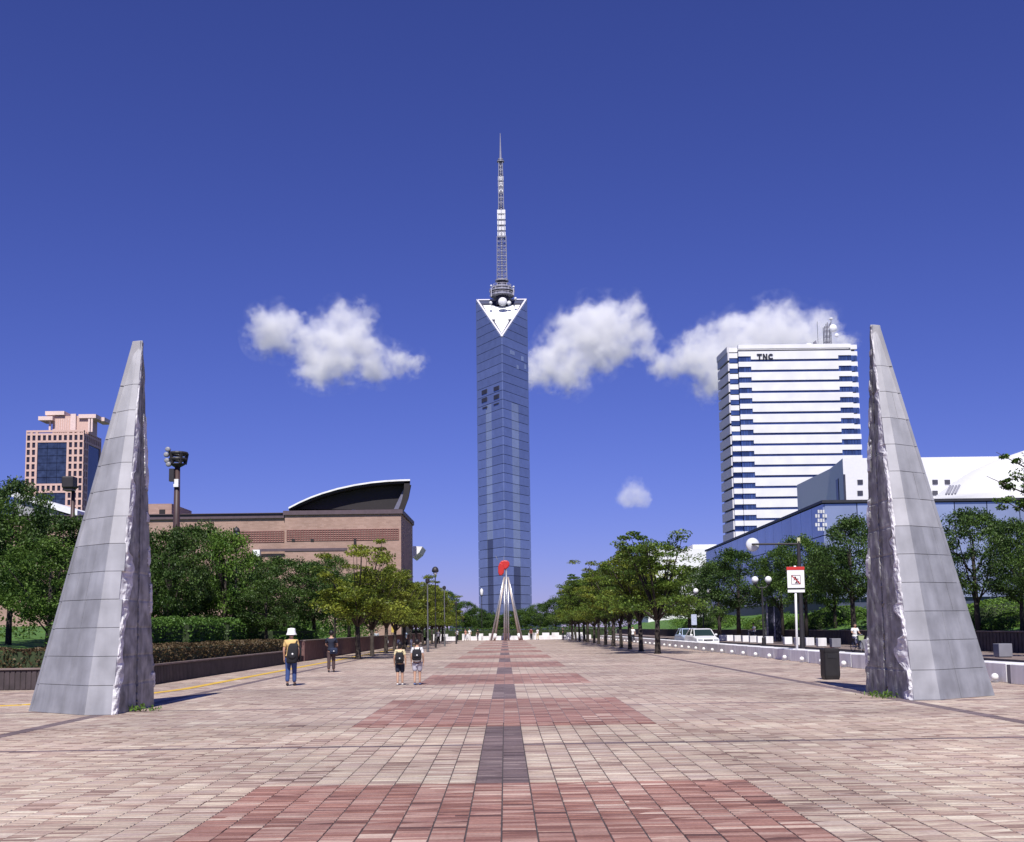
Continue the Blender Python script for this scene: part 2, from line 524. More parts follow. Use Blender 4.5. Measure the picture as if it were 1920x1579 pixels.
for c, r in cells:
    y = (r + .5) * TY
    x = X0 + (c + .5) * TX
    if y > 8.72 and abs(x + 0.0075 * y * 0 ) < y * 0.452:
        inview.append((y * y + 0.05 * x * x, c, r))
inview.sort()
single = {(c, r) for _, c, r in inview[:300]}
shared = {}
for c, r in sorted(single, key=lambda q: (q[1], q[0])):
    k = zone((c + .5) * TX, (r + .5) * TY)
    key = (k, rng.randrange(6))
    cx, cy = X0 + (c + .5) * TX, (r + .5) * TY
    if key not in shared:
        mesh = bpy.data.meshes.new('brick')
        mesh.from_pydata([(p[0] - cx, p[1] - cy, p[2]) for p in brick_verts(rng, c, r)], [], BF)
        mesh.materials.append(BM_NEAR[k])
        shared[key] = mesh
    put('brick', shared[key], plaza, (cx, cy, 0))
rest = [q for q in cells if q not in single]
va = np.array([brick_verts(rng, c, r) for c, r in rest], dtype=np.float32).reshape(-1, 3)
fa = (np.array(BF, dtype=np.int32)[None] + (np.arange(len(rest), dtype=np.int32) * 12)[:, None, None]).reshape(-1, 4)
def quads_mesh(name, v, f, mats, mindex=None, tint=None, smooth=False):
    me = bpy.data.meshes.new(name)
    nf = len(f)
    me.vertices.add(len(v)); me.vertices.foreach_set('co', v.astype(np.float32).ravel())
    me.loops.add(nf * 4); me.loops.foreach_set('vertex_index', f.astype(np.int32).ravel())
    me.polygons.add(nf); me.polygons.foreach_set('loop_start', np.arange(nf, dtype=np.int32) * 4)
    for m in mats: me.materials.append(m)
    if mindex is not None: me.polygons.foreach_set('material_index', np.asarray(mindex, dtype=np.int32))
    if tint is not None:
        a = me.attributes.new('tint', 'FLOAT', 'FACE')
        a.data.foreach_set('value', tint.astype(np.float32))
    if smooth: me.polygons.foreach_set('use_smooth', np.ones(nf, dtype=bool))
    me.update(calc_edges=True)
    return me
mi = np.repeat([kinds.index(zone((c + .5) * TX, (r + .5) * TY)) for c, r in rest], len(BF))
o = put('brick_paving', quads_mesh('brick_paving', va, fa, [BM_NEAR[k] for k in kinds], mi), plaza)
o['kind'] = 'stuff'

# yellow tactile guide path on the left, single tiles in the part that shows them
guide = thing('guide_path', 'yellow tactile guide strip running along the paving beside the dark planter wall', 'guide path', (-9.4, 45, 0.004))
GP = [(-13.6, 25.6), (-11.4, 26.6), (-9.95, 29.2), (-9.4, 33), (-9.4, 60), (-9.4, 100), (-9.4, 150)]
mb = MB()
for (xa, ya), (xb, yb) in zip(GP[:-1], GP[1:]):
    L = math.hypot(xb - xa, yb - ya)
    d = Vector((xb - xa, yb - ya, 0)) / L
    nrm = Vector((-d.y, d.x, 0)) * 0.15
    n_ = max(1, int(L / 0.31))
    for k in range(n_):
        c = Vector((xa, ya, 0.006)) + d * (L * (k + .5) / n_)
        mb.obox(c, d * (L / n_ - .008), nrm * 2, (0, 0, .012))
mb.build('guide_tiles', M['yellow'], guide)['kind'] = 'stuff'

# road, kerbs and far pavement on the right
RX0, RX1 = 15.2, 20.6
tag(sheet('road', RX0, -40, RX1, 400, 0.004, M['asphalt']), kind='structure')
tag(MB().box((13.86, -40, -.05), (15.2, 400, .06)).build('kerb', M['kerb'], bevel=.02), kind='structure')
tag(MB().box((20.6, -40, -.05), (25.0, 400, .12)).build('pavement', mat('far pavement', (0.22, 0.17, 0.15), .85, var=.2), bevel=.02), kind='structure')
mb = MB()
for k in range(40):
    mb.box((17.84, 20 + k * 8, .006), (17.96, 24 + k * 8, .009))
tag(mb.build('road_marking', M['paint_line']), kind='structure')

# banks behind the walls
def bank(name, x0, x1, y0, y1, h, nx=18, ny=40, m=None):
    def hz(s, y):
        return h(s) + 0.25 * noise.noise(Vector((s * 6, y * .15, 3))) * min(1, s * 4)
    vs = [(x0 + (x1 - x0) * i / nx, y0 + (y1 - y0) * j / ny, hz(i / nx, y0 + (y1 - y0) * j / ny)) for j in range(ny + 1) for i in range(nx + 1)]
    fs = [(j * (nx + 1) + i, j * (nx + 1) + i + 1, (j + 1) * (nx + 1) + i + 1, (j + 1) * (nx + 1) + i) for j in range(ny) for i in range(nx)]
    o = MB().add(vs, fs).build(name, m or M['grass'], smooth=True)
    return tag(o, kind='structure')
bank('grass_bank_terrain', 25.3, 60, 20, 260, lambda s: 1.0 + 2.0 * min(1, s * 4) )
bank('lawn', -11.3, -80, 34.2, 260, lambda s: 0.6 + 1.6 * min(1, max(0, s - .05) * 3.2))

# ------------------------------------------------------------------ walls
def ribbed_wall(name, label, pts, z0, z1, thick, m, cap_m, rib=0.16, side=1):
    """low wall along a polyline: core, coping and upright ribbed tiles on the seen side"""
    t = thing(name, label, 'wall', (pts[0][0], pts[0][1], 0))
    core, cap, ribs = MB(), MB(), MB()
    for (xa, ya), (xb, yb) in zip(pts[:-1], pts[1:]):
        a, b = Vector((xa, ya, 0)), Vector((xb, yb, 0))
        L = (b - a).length
        d = (b - a) / L
        nn = Vector((-d.y, d.x, 0)) * side
        c = (a + b) / 2
        core.obox(c - nn * thick / 2 + Vector((0, 0, (z0 + z1) / 2 - .03)), d * L, nn * thick, Vector((0, 0, z1 - z0 - .06)))
        cap.obox(c - nn * (thick / 2 - .03) + Vector((0, 0, z1 - .03)), d * (L + .04), nn * (thick + .09), Vector((0, 0, .06)))
        n_ = int(L / rib)
        for k in range(n_):
            p = a + d * (L * (k + .5) / n_)
            ribs.obox(p + nn * .012 + Vector((0, 0, (z0 + z1) / 2 - .03)), d * (L / n_ * .74), nn * .026, Vector((0, 0, z1 - z0 - .1)))
    core.build('wall_core', m, t)
    cap.build('coping', cap_m, t, bevel=.012)
    r_ = ribs.build('wall_tiles', m, t)
    r_['kind'] = 'stuff'
    return t
ribbed_wall('planter_wall', 'low dark planter wall with upright ribbed tiles under the brown hedge', [(-11.1, 61), (-11.3, 33.8), (-40, 33.2)], 0, .66, .4, M['wall_tile'], M['cap'], side=1)
ribbed_wall('retaining_wall', 'taller reddish tiled wall farther along the left walk', [(-11.0, 150), (-11.0, 61.3)], 0, 1.15, .4, M['wall_tile_red'], M['cap'], rib=.3, side=1)
ribbed_wall('retaining_wall', 'long dark retaining wall below the green bank across the road', [(25.0, 24), (25.0, 250)], 0.1, 1.18, .4, M['wall_tile'], M['cap'], rib=.4, side=1)

# ================================================================== foliage
def leaf_quads(centres, size, flat, rs, aspect=0.55):
    n = len(centres)
    nrm = rs.normal(size=(n, 3))
    nrm[:, 2] = np.abs(nrm[:, 2]) * flat + 0.15
    nrm /= np.linalg.norm(nrm, axis=1)[:, None]
    r = rs.normal(size=(n, 3))
    a = np.cross(nrm, r); a /= np.linalg.norm(a, axis=1)[:, None]
    b = np.cross(nrm, a)
    s = size * rs.uniform(.65, 1.35, size=(n, 1))
    a = a * s; b = b * s * aspect
    bend = nrm * s * 0.18
    v = np.stack([centres - a * .5, centres + b * .5 + bend, centres + a * .5, centres - b * .5 + bend], axis=1).reshape(-1, 3)
    return v, np.arange(n * 4).reshape(-1, 4)
def clump_points(cs, radii, per, rs):
    out = []
    for c, r in zip(cs, radii):
        k = max(4, int(per * rs.uniform(.75, 1.25)))
        d = rs.normal(size=(k, 3))
        d /= np.linalg.norm(d, axis=1)[:, None]
        d *= (rs.uniform(0, 1, size=(k, 1)) ** .45)
        out.append(np.asarray(c) + d * np.asarray(r))
    return out
def crown_mesh(name, cs, radii, per, leaf, m, seed, flat=1.0):
    rs = np.random.RandomState(seed)
    groups = clump_points(cs, radii, per, rs)
    pts = np.concatenate(groups)
    tint = np.concatenate([np.full(len(g), rs.uniform(.12, .62)) for g in groups]) + rs.normal(0, .13, size=len(pts))
    v, f = leaf_quads(pts, leaf, flat, rs)
    return quads_mesh(name, v, f, [m], tint=np.clip(tint, 0, 1))

def layered_tree(seed, H=7.0, R=3.3, n_limbs=8, per=62, trunk_h=1.9):
    """zelkova-like: short trunk, spreading limbs, leaves in level tiers; returns (crown clumps, radii, trunk MB)"""
    rr = random.Random(seed)
    cs, rad = [], []
    tb = MB()
    fork = Vector((rr.uniform(-.08, .08), rr.uniform(-.08, .08), trunk_h))
    tb.tube([(0, 0, -.05), (0.01, 0, .12), (fork.x * .5, fork.y * .5, trunk_h * .5), fork], [.21, .16, .135, .125], 9)
    for i in range(n_limbs):
        a = 2 * math.pi * (i + rr.uniform(-.3, .3)) / n_limbs
        up = rr.choice([.48, .6, .75, .9, 1.0]) if i else 1.0
        out = R * rr.uniform(.62, 1.0) * (1.15 - up * .55)
        tip = Vector((math.cos(a) * out, math.sin(a) * out, H * up - rr.uniform(.1, .5)))
        mid = fork.lerp(tip, .5) + Vector((math.cos(a) * .15, math.sin(a) * .15, .35))
        tb.tube([fork - Vector((0, 0, .1)), fork.lerp(mid, .5) + Vector((0, 0, .1)), mid, tip], [.075, .06, .042, .012], 6)
        for k in range(9):
            t = .32 + .68 * k / 8
            p = (mid.lerp(tip, (t - .5) * 2) if t > .5 else fork.lerp(mid, t * 2))
            side = Vector((rr.gauss(0, 1), rr.gauss(0, 1), rr.gauss(0, .25))) * (.55 * (1.25 - .6 * t))
            q = p + side
            if q.z < trunk_h + .45: q.z = trunk_h + .45 + rr.uniform(0, .3)
            cs.append(q)
            s = rr.uniform(.42, .78) * (1.2 - .45 * t)
            rad.append((s * 1.3, s * 1.3, s * .42))
            if k % 3 == 0:
                tb.tube([p, p.lerp(q, .9)], [.022, .006], 5)
    for k in range(10):            # the skirt of level sprays under the crown
        a = rr.uniform(0, 2 * math.pi); r_ = R * rr.uniform(.35, .92)
        cs.append(Vector((math.cos(a) * r_, math.sin(a) * r_, trunk_h + rr.uniform(.55, 1.3))))
        rad.append((.95, .95, .3))
    for k in range(11):             # sprigs that break the top outline
        a = rr.uniform(0, 2 * math.pi); r_ = R * rr.uniform(.1, .75)
        z0 = H * rr.uniform(.80, .94) - .9 * (r_ / R) ** 2
        cs.append(Vector((math.cos(a) * r_, math.sin(a) * r_, z0))); rad.append((.62, .62, .2))
        tb.tube([fork.lerp(cs[-1], .55), cs[-1]], [.03, .008], 5)
    return cs, rad, tb

def dense_tree(seed, H=8.0, R=3.2, n=120, low=.31):
    rr = random.Random(seed)
    cs, rad = [], []
    tb = MB()
    tb.tube([(0, 0, -.3), (.03, 0, H * .2), (0.08, .03, H * .45), (.05, 0, H * .75)], [.22, .17, .12, .05], 8)
    lobes = [(rr.uniform(0, 6.28), rr.uniform(.25, .95), rr.uniform(.6, 1.05)) for _ in range(7)]
    for i in range(n):
        th = rr.uniform(0, 2 * math.pi)
        z = rr.uniform(-1, 1)
        r_ = rr.uniform(.35, 1.0) ** .5
        bulge = 1.0
        for la, lz, ls in lobes:
            d = abs((th - la + math.pi) % (2 * math.pi) - math.pi)
            bulge += .22 * ls * math.exp(-(d / .55) ** 2 - ((z - (lz * 2 - 1)) / .45) ** 2)
        w = math.sqrt(max(0, 1 - z * z)) * (1 - .18 * z)
        p = Vector((math.cos(th) * w * r_ * R * .92 * bulge, math.sin(th) * w * r_ * R * .92 * bulge, H * low + (H * (1 - low)) * (.5 + .5 * z * (.78 + .22 * r_) * min(1.12, bulge)) * .95))
        cs.append(p)
        s = rr.uniform(.45, .85)
        rad.append((s * 1.15, s * 1.15, s * .72))
    for i in range(7):
        p = cs[rr.randrange(n)]
        st = Vector((0.05, 0, H * rr.uniform(.2, .5)))
        tb.tube([st, st.lerp(p, .55) + Vector((0, 0, .2)), p], [.07, .045, .012], 5)
    return cs, rad, tb

TREES = {}
def tree_kind(key, maker, per, leaf, leafm, bark, H, R, flat=1.0, variants=3, **kw):
    out = []
    for i in range(variants):
        seed = sum(map(ord, key)) * 7 + i * 13
        cs, rad, tb = maker(seed, H=H, R=R, **kw)
        out.append((crown_mesh(key + '_crown', cs, rad, per, leaf, leafm, seed, flat), tb.mesh(key + '_trunk', bark, smooth=True)))
    TREES[key] = (out, H, R)
tree_kind('avenue', layered_tree, 112, .17, M['leaf_row'], M['bark'], 7.0, 3.3, flat=2.2, variants=4)
tree_kind('avenue_green', layered_tree, 118, .17, M['leaf_row_b'], M['bark_dark'], 7.0, 3.3, flat=2.2, variants=4)
tree_kind('dark', dense_tree, 125, .17, M['leaf_dark'], M['bark_dark'], 8.0, 3.2, flat=1.0, variants=4)
tree_kind('mid', dense_tree, 115, .18, M['leaf_mid'], M['bark_dark'], 8.0, 3.2, flat=1.2, variants=3)
tree_kind('pale', dense_tree, 80, .2, M['leaf_pale'], M['bark'], 7.0, 2.8, flat=1.4, variants=2, n=80)
tree_i = [0]
def tree(kind, label, x, y, h, w, group=None, z=0.0, variant=None, name='tree', rz=None):
    vs_, H, R = TREES[kind]
    i = tree_i[0]; tree_i[0] += 1
    crown, trunk = vs_[(i if variant is None else variant) % len(vs_)]
    t = thing(name, label, 'tree', (x, y, z), group)
    t.rotation_euler = (0, 0, (i * 2.399) % 6.283 if rz is None else rz)
    s = (w / (2 * R), w / (2 * R), h / H)
    put('crown', crown, t, scale=s)
    put('trunk', trunk, t, scale=(min(s[0], s[2]) * 1.1,) * 2 + (s[2],))
    return t
def tree_uv(kind, label, u, vtop, y, wpx, group=None, z=0.0, **k):
    p = at(u, vtop, y)
    return tree(kind, label, p.x, y, (p.z - z) * 1.0, wpx * y / F_PX, group, z, **k)

# the two avenue rows on the plaza
ordinal = ['first', 'second', 'third', 'fourth', 'fifth', 'sixth', 'seventh', 'eighth', 'ninth', 'tenth', 'eleventh', 'twelfth', 'thirteenth', 'fourteenth']
LROW = [64.6 + 7.2 * i for i in range(13)]
RROW = [67.5 + 6.9 * i for i in range(13)]
for i, y in enumerate(LROW):
    lab = 'yellow green avenue tree, first and largest of the row on the left of the plaza' if i == 0 else \
        'avenue tree with level branches, %s of the row on the left of the plaza' % ordinal[i]
    tree('avenue', lab, -8.45 + random.uniform(-.1, .1), y, [7.0, 6.1, 6.4, 5.9][i % 4] if i else 7.0, [6.4, 5.4, 5.8, 5.4][i % 4], 'avenue trees in the row on the left of the plaza')
for i, y in enumerate(RROW):
    lab = 'spreading green avenue tree, first of the row on the right of the plaza' if i == 0 else \
        'avenue tree with forked trunk, %s of the row on the right of the plaza' % ordinal[i]
    tree('avenue_green' if i % 3 != 1 else 'avenue', lab, 9.1 + random.uniform(-.1, .1), y, [7.5, 7.3, 7.4, 6.6][i % 4], [7.0, 6.2, 5.8, 5.6][i % 4], 'avenue trees in the row on the right of the plaza')

# the grove on the left, behind the planter
GROVE = [
    ('dark', 25, 905, 52, 170, 'tall dark tree at the left edge of the view behind the planter'),
    ('mid', -60, 925, 47, 220, 'bushy green tree cut by the left edge of the view'),
    ('dark', 112, 966, 57, 210, 'dark leafy tree just left of the stone obelisk'),
    ('mid', 95, 1010, 44, 190, 'lower green tree in front of the dark trees left of the obelisk'),
    ('dark', 205, 965, 62, 200, 'dark tree mostly hidden by the left obelisk'),
    ('dark', 318, 988, 56, 150, 'dark round tree between the left obelisk and the library wall'),
    ('dark', 372, 982, 62, 150, 'dark tree below the brown floodlight mast'),
    ('pale', 425, 992, 60, 110, 'lighter thin tree with gaps before the brick library wall'),
    ('dark', 470, 1044, 66, 120, 'dark tree in front of the left end of the lattice wall of the library'),
    ('dark', 535, 1042, 72, 150, 'broad dark tree below the blank library wall'),
    ('dark', 330, 1040, 59, 140, 'low dark tree right beside the left obelisk behind the hedge'),
    ('mid', 420, 1062, 67, 120, 'low green tree behind the middle of the clipped hedge'),
    ('dark', 590, 1056, 80, 120, 'dark tree behind the man in black'),
    ('mid', 628, 1040, 92, 70, 'small green tree before the library wall, behind the first avenue tree'),
    ('dark', 500, 1085, 60, 120, 'low dark tree behind the person with the white hat'),
    ('dark', 655, 1075, 100, 120, 'dark tree in the shade behind the left avenue row'),
    ('dark', 740, 1085, 120, 130, 'dark tree below the right corner of the library'),
    ('dark', 250, 1040, 70, 170, 'dark tree hidden behind the lower part of the left obelisk'),
]
for k, u, v, y, w, lab in GROVE:
    tree_uv(k, lab, u, v, y, w, 'trees of the grove left of the plaza', z=.7)
# trees across the road on the right
RIGHT = [
    ('dark', 1380, 1030, 108, 150, 'dark tree with twin trunks behind the double globe lamp'),
    ('dark', 1345, 1052, 122, 110, 'dark tree beyond the white car'),
    ('mid', 1462, 1022, 97, 90, 'green tree between the round disc lamp and the sign'),
    ('mid', 1505, 1005, 88, 110, 'leafy green tree right behind the white sign'),
    ('dark', 1592, 968, 80, 150, 'tall dark tree left of the right obelisk before the glass building'),
    ('mid', 1560, 1020, 90, 110, 'mid green tree behind the cyclist'),
    ('dark', 1700, 985, 70, 170, 'dark tree hidden behind the right obelisk'),
    ('dark', 1822, 952, 60, 165, 'dark leafy tree just right of the right obelisk'),
    ('dark', 1905, 975, 56, 140, 'dark tree at the right edge of the view'),
    ('mid', 1965, 985, 52, 140, 'green tree cut by the right edge of the view'),
    ('dark', 1290, 1070, 140, 100, 'dark tree behind the right avenue row near the car'),
    ('dark', 1230, 1085, 165, 110, 'far dark tree behind the right avenue row'),
]
for k, u, v, y, w, lab in RIGHT:
    tree_uv(k, lab, u, v, y, w, 'trees across the road on the right', z=1.0 if y < 110 else .1)
# the nearer sparse tree whose limbs reach in at the right edge
def reach_tree():
    rr = random.Random(41)
    cs, rad = [], []
    tb = MB()
    base = Vector((22.9, 45.0, 0.1)); H = 9.0
    tb.tube([(0, 0, 0), (.05, 0, 2.5), (.0, 0, 5.5), (-.1, 0, 7.6)], [.2, .16, .12, .05], 8)
    for (u, v, n, r0) in ((1868, 848, 4, .16), (1850, 893, 6, .2), (1905, 893, 9, .36), (1912, 862, 4, .22), (1875, 935, 6, .26), (1915, 925, 9, .34), (1960, 880, 10, .5), (1990, 920, 10, .6), (1955, 845, 8, .5), (2010, 860, 10, .6)):
        p = at(u, v, 44.6) - base
        st = Vector((-.05, 0, max(2.5, p.z - 1.2)))
        tb.tube([st, st.lerp(p, .5) + Vector((0, 0, -.1)), p], [.06, .035, .01], 5)
        for k in range(n):
            q = p.lerp(st, rr.uniform(0, .42)) + Vector((rr.gauss(0, r0 * .6), rr.gauss(0, .3), rr.gauss(0, r0 * .4)))
            cs.append(q); rad.append((r0 * 1.1, r0 * 1.1, r0 * .5))
    t = thing('tree', 'sparse tree at the right edge whose leafy branch ends stand against the white dome', 'tree', base)
    put('crown', crown_mesh('reach_crown', cs, rad, 46, .15, M['leaf_mid'], 5, 1.6), t)
    put('trunk', tb.mesh('reach_trunk', M['bark'], smooth=True), t)
reach_tree()
# hedges -------------------------------------------------------------
def box_hedge(name, label, p0, p1, leaf, dens, m, seed, group=None, wob=.08, roundtop=.3):
    """clipped hedge: leaves through the outer skin of a soft box, over a dark twig core"""
    x0, y0, z0 = p0; x1, y1, z1 = p1
    rs = np.random.RandomState(seed)
    sx, sy, sz = x1 - x0, y1 - y0, z1 - z0
    n = int(dens * (sx * sy + 2 * sx * sz + 2 * sy * sz))
    q = rs.uniform(-1, 1, size=(n, 3))
    ax = rs.choice(3, size=n, p=np.array([sy * sz, sx * sz, sx * sy]) / (sy * sz + sx * sz + sx * sy))
    q[np.arange(n), ax] = np.where(rs.rand(n) < .5, -1, 1)
    q[:, 2] = np.where((ax == 2), np.abs(q[:, 2]), q[:, 2])
    q *= (1 - wob * rs.rand(n, 1) ** 2)
    lump = np.array([noise.noise(Vector((a * sx * .7, b * sy * .7, seed * 3.1))) for a, b in q[:, :2]])
    top = 1 + .16 * lump
    rnd = 1 - roundtop * np.maximum(np.abs(q[:, 0]), np.abs(q[:, 1])) ** 6 * .5
    pts = np.stack([(x0 + x1) / 2 + q[:, 0] * sx / 2, (y0 + y1) / 2 + q[:, 1] * sy / 2, z0 + sz * (.5 + .5 * q[:, 2]) * top * rnd], axis=1)
    c = np.array([(x0 + x1) / 2, (y0 + y1) / 2, z0])
    v, f = leaf_quads(pts - c, leaf, 1.2, rs)
    t = thing(name, label, 'hedge', tuple(c), group)
    tint = np.clip(rs.normal(.4, .2, n) + .25 * lump, 0, 1)
    put('foliage', quads_mesh(name + '_leaves', v, f, [m], tint=tint), t)
    MB().box((x0 + .08, y0 + .08, z0 - .1), (x1 - .08, y1 - .08, z0 + sz * .82)).build('twigs', M['soil'], t)
    return t
NTH = ordinal + ['fifteenth', 'sixteenth', 'seventeenth', 'eighteenth', 'nineteenth', 'twentieth'] + ['twenty-' + o for o in ordinal[:9]] + ['thirtieth'] + ['thirty-' + o for o in ordinal[:9]] + ['fortieth'] + ['forty-' + o for o in ordinal[:9]]
# trees closing the plaza at the foot of the tower
FAR = [(868, 1128, 185), (893, 1140, 200), (925, 1152, 215), (905, 1150, 230), (960, 1146, 210), (985, 1140, 195), (1012, 1132, 190), (1040, 1120, 182), (1068, 1112, 178), (838, 1108, 190), (815, 1100, 200), (1100, 1105, 185), (1140, 1100, 190), (1180, 1098, 195), (780, 1095, 190), (948, 1155, 240)]
for i, (u, v, y) in enumerate(FAR):
    tree_uv(['mid', 'dark', 'mid'][i % 3], 'far tree at the foot of the glass tower, %s from the left' % NTH[sorted(FAR).index((u, v, y))], u, v, y, 58, 'far trees at the foot of the tower')
box_hedge('hedge', 'dark hedge behind the white blocks at the far end of the plaza', (-14, 166, -.06), (16, 168.5, 1.7), .14, 40, M['leaf_mid'], 51)
rs = np.random.RandomState(15)
cs = [(-rs.uniform(14.5, 30), y_, rs.uniform(.9, 2.6)) for y_ in np.arange(57, 146, .45)]
und = put('undergrowth', crown_mesh('undergrowth', cs, [(1.3, 1.3, .9)] * len(cs), 130, .22, M['leaf_mid'], 18), None)
tag(und, kind='stuff')
cs = [(rs.uniform(26.5, 34), y_, rs.uniform(1.3, 2.6)) for y_ in np.arange(70, 190, .6)]
und = put('undergrowth', crown_mesh('undergrowth_b', cs, [(1.3, 1.3, .6)] * len(cs), 90, .22, M['leaf_pale'], 19), None)
tag(und, kind='stuff')
# a low wood closing the view behind everything
rs = np.random.RandomState(5)
cs = [(x, y + rs.uniform(-6, 6), rs.uniform(1.5, 4.6)) for x in np.arange(-120, 150, 3.0) for y in (268, 276) if abs(x) > -1]
wood = put('treeline', crown_mesh('treeline', cs, [(2.4, 2.4, 2.2)] * len(cs), 120, .5, M['leaf_dark'], 8), None)
tag(wood, kind='stuff')

box_hedge('hedge', 'dry brown hedge on the planter wall between the obelisk and the yellow shirt', (-12.9, 34.3, .6), (-11.35, 60.5, 1.22), .10, 170, M['leaf_brown'], 11)
box_hedge('hedge', 'dry brown hedge on the wall left of the obelisk', (-40, 33.7, .6), (-13.1, 35.2, 1.25), .10, 190, M['leaf_brown'], 12)
for i, (ya, yb) in enumerate(((39.5, 48.0), (48.8, 55.0), (55.8, 62.5))):
    box_hedge('hedge', ['square clipped green hedge right beside the obelisk', 'middle one of the clipped green hedges behind the brown hedge', 'clipped green hedge farthest from the obelisk'][i], (-16.2, ya, .65), (-13.7, yb, 2.2 + .06 * i), .12, 150, M['leaf_hedge'], 20 + i, 'clipped green hedges behind the brown one')
box_hedge('hedge', 'loose green shrubs beyond the clipped hedges', (-16.5, 64, .65), (-13.2, 80, 1.9), .14, 70, M['leaf_hedge'], 31, roundtop=.8, wob=.3)
def mound(label, u, v, y, rx, ry, rz, seed):
    rs = np.random.RandomState(seed)
    y *= 1.13
    p = at(u, v, y)
    base = 1.0 + 2.0 * min(1, max(0, (p.x - 25.3 - rx * .5) / 34.7) * 4) - .15
    rx, ry, rz = rx * 1.13, ry * 1.13, max(.7, p.z - base)
    n = int(rx * ry * 1000)
    d = rs.normal(size=(n, 3)); d[:, 2] = np.abs(d[:, 2]); d /= np.linalg.norm(d, axis=1)[:, None]
    lump = np.array([noise.noise(Vector((a * 2.2, b * 2.2, c * 2 + seed))) for a, b, c in d])
    pts = d * np.array([rx, ry, rz]) * (1 + .12 * lump[:, None]) * (1 - .07 * rs.rand(n, 1))
    vv, f = leaf_quads(pts, .12, 1.5, rs)
    t = thing('clipped_shrub', label, 'shrub', (p.x, y, base), 'rounded shrubs on the bank across the road')
    put('foliage', quads_mesh('shrub_leaves', vv, f, [M['leaf_pale']], tint=np.clip(rs.normal(.45, .18, n) + .2 * lump, 0, 1)), t)
    tw = MB().lathe([(.9, -.4), (.9, 0), (.78, .45), (.5, .75), (.02, .88)], (0, 0, 0), 14)
    tw.v = [(q[0] * rx * .93, q[1] * ry * .93, q[2] * rz * .93) for q in tw.v]
    tw.build('twigs', M['soil'], t, local=True)
for a in (('long rounded green shrub right of the right obelisk', 1880, 1122, 58, 2.6, 2.2, 1.5, 1), ('lower rounded shrub at the right edge above the dark wall', 1925, 1146, 53, 2.2, 1.6, 1.1, 2),
          ('bright green rounded shrub left of the right obelisk', 1575, 1136, 84, 3.0, 2.4, 1.5, 3), ('small green shrub beside the curved path edge', 1525, 1152, 90, 2.4, 2.0, 1.2, 4),
          ('green shrub behind the white car', 1345, 1150, 128, 4.2, 2.4, 1.7, 5), ('green shrub beside the double globe lamp', 1445, 1152, 104, 2.4, 2.0, 1.3, 6), ('rounded shrub behind the right obelisk', 1720, 1135, 68, 3, 2.2, 1.4, 7)):
    mound(*a)
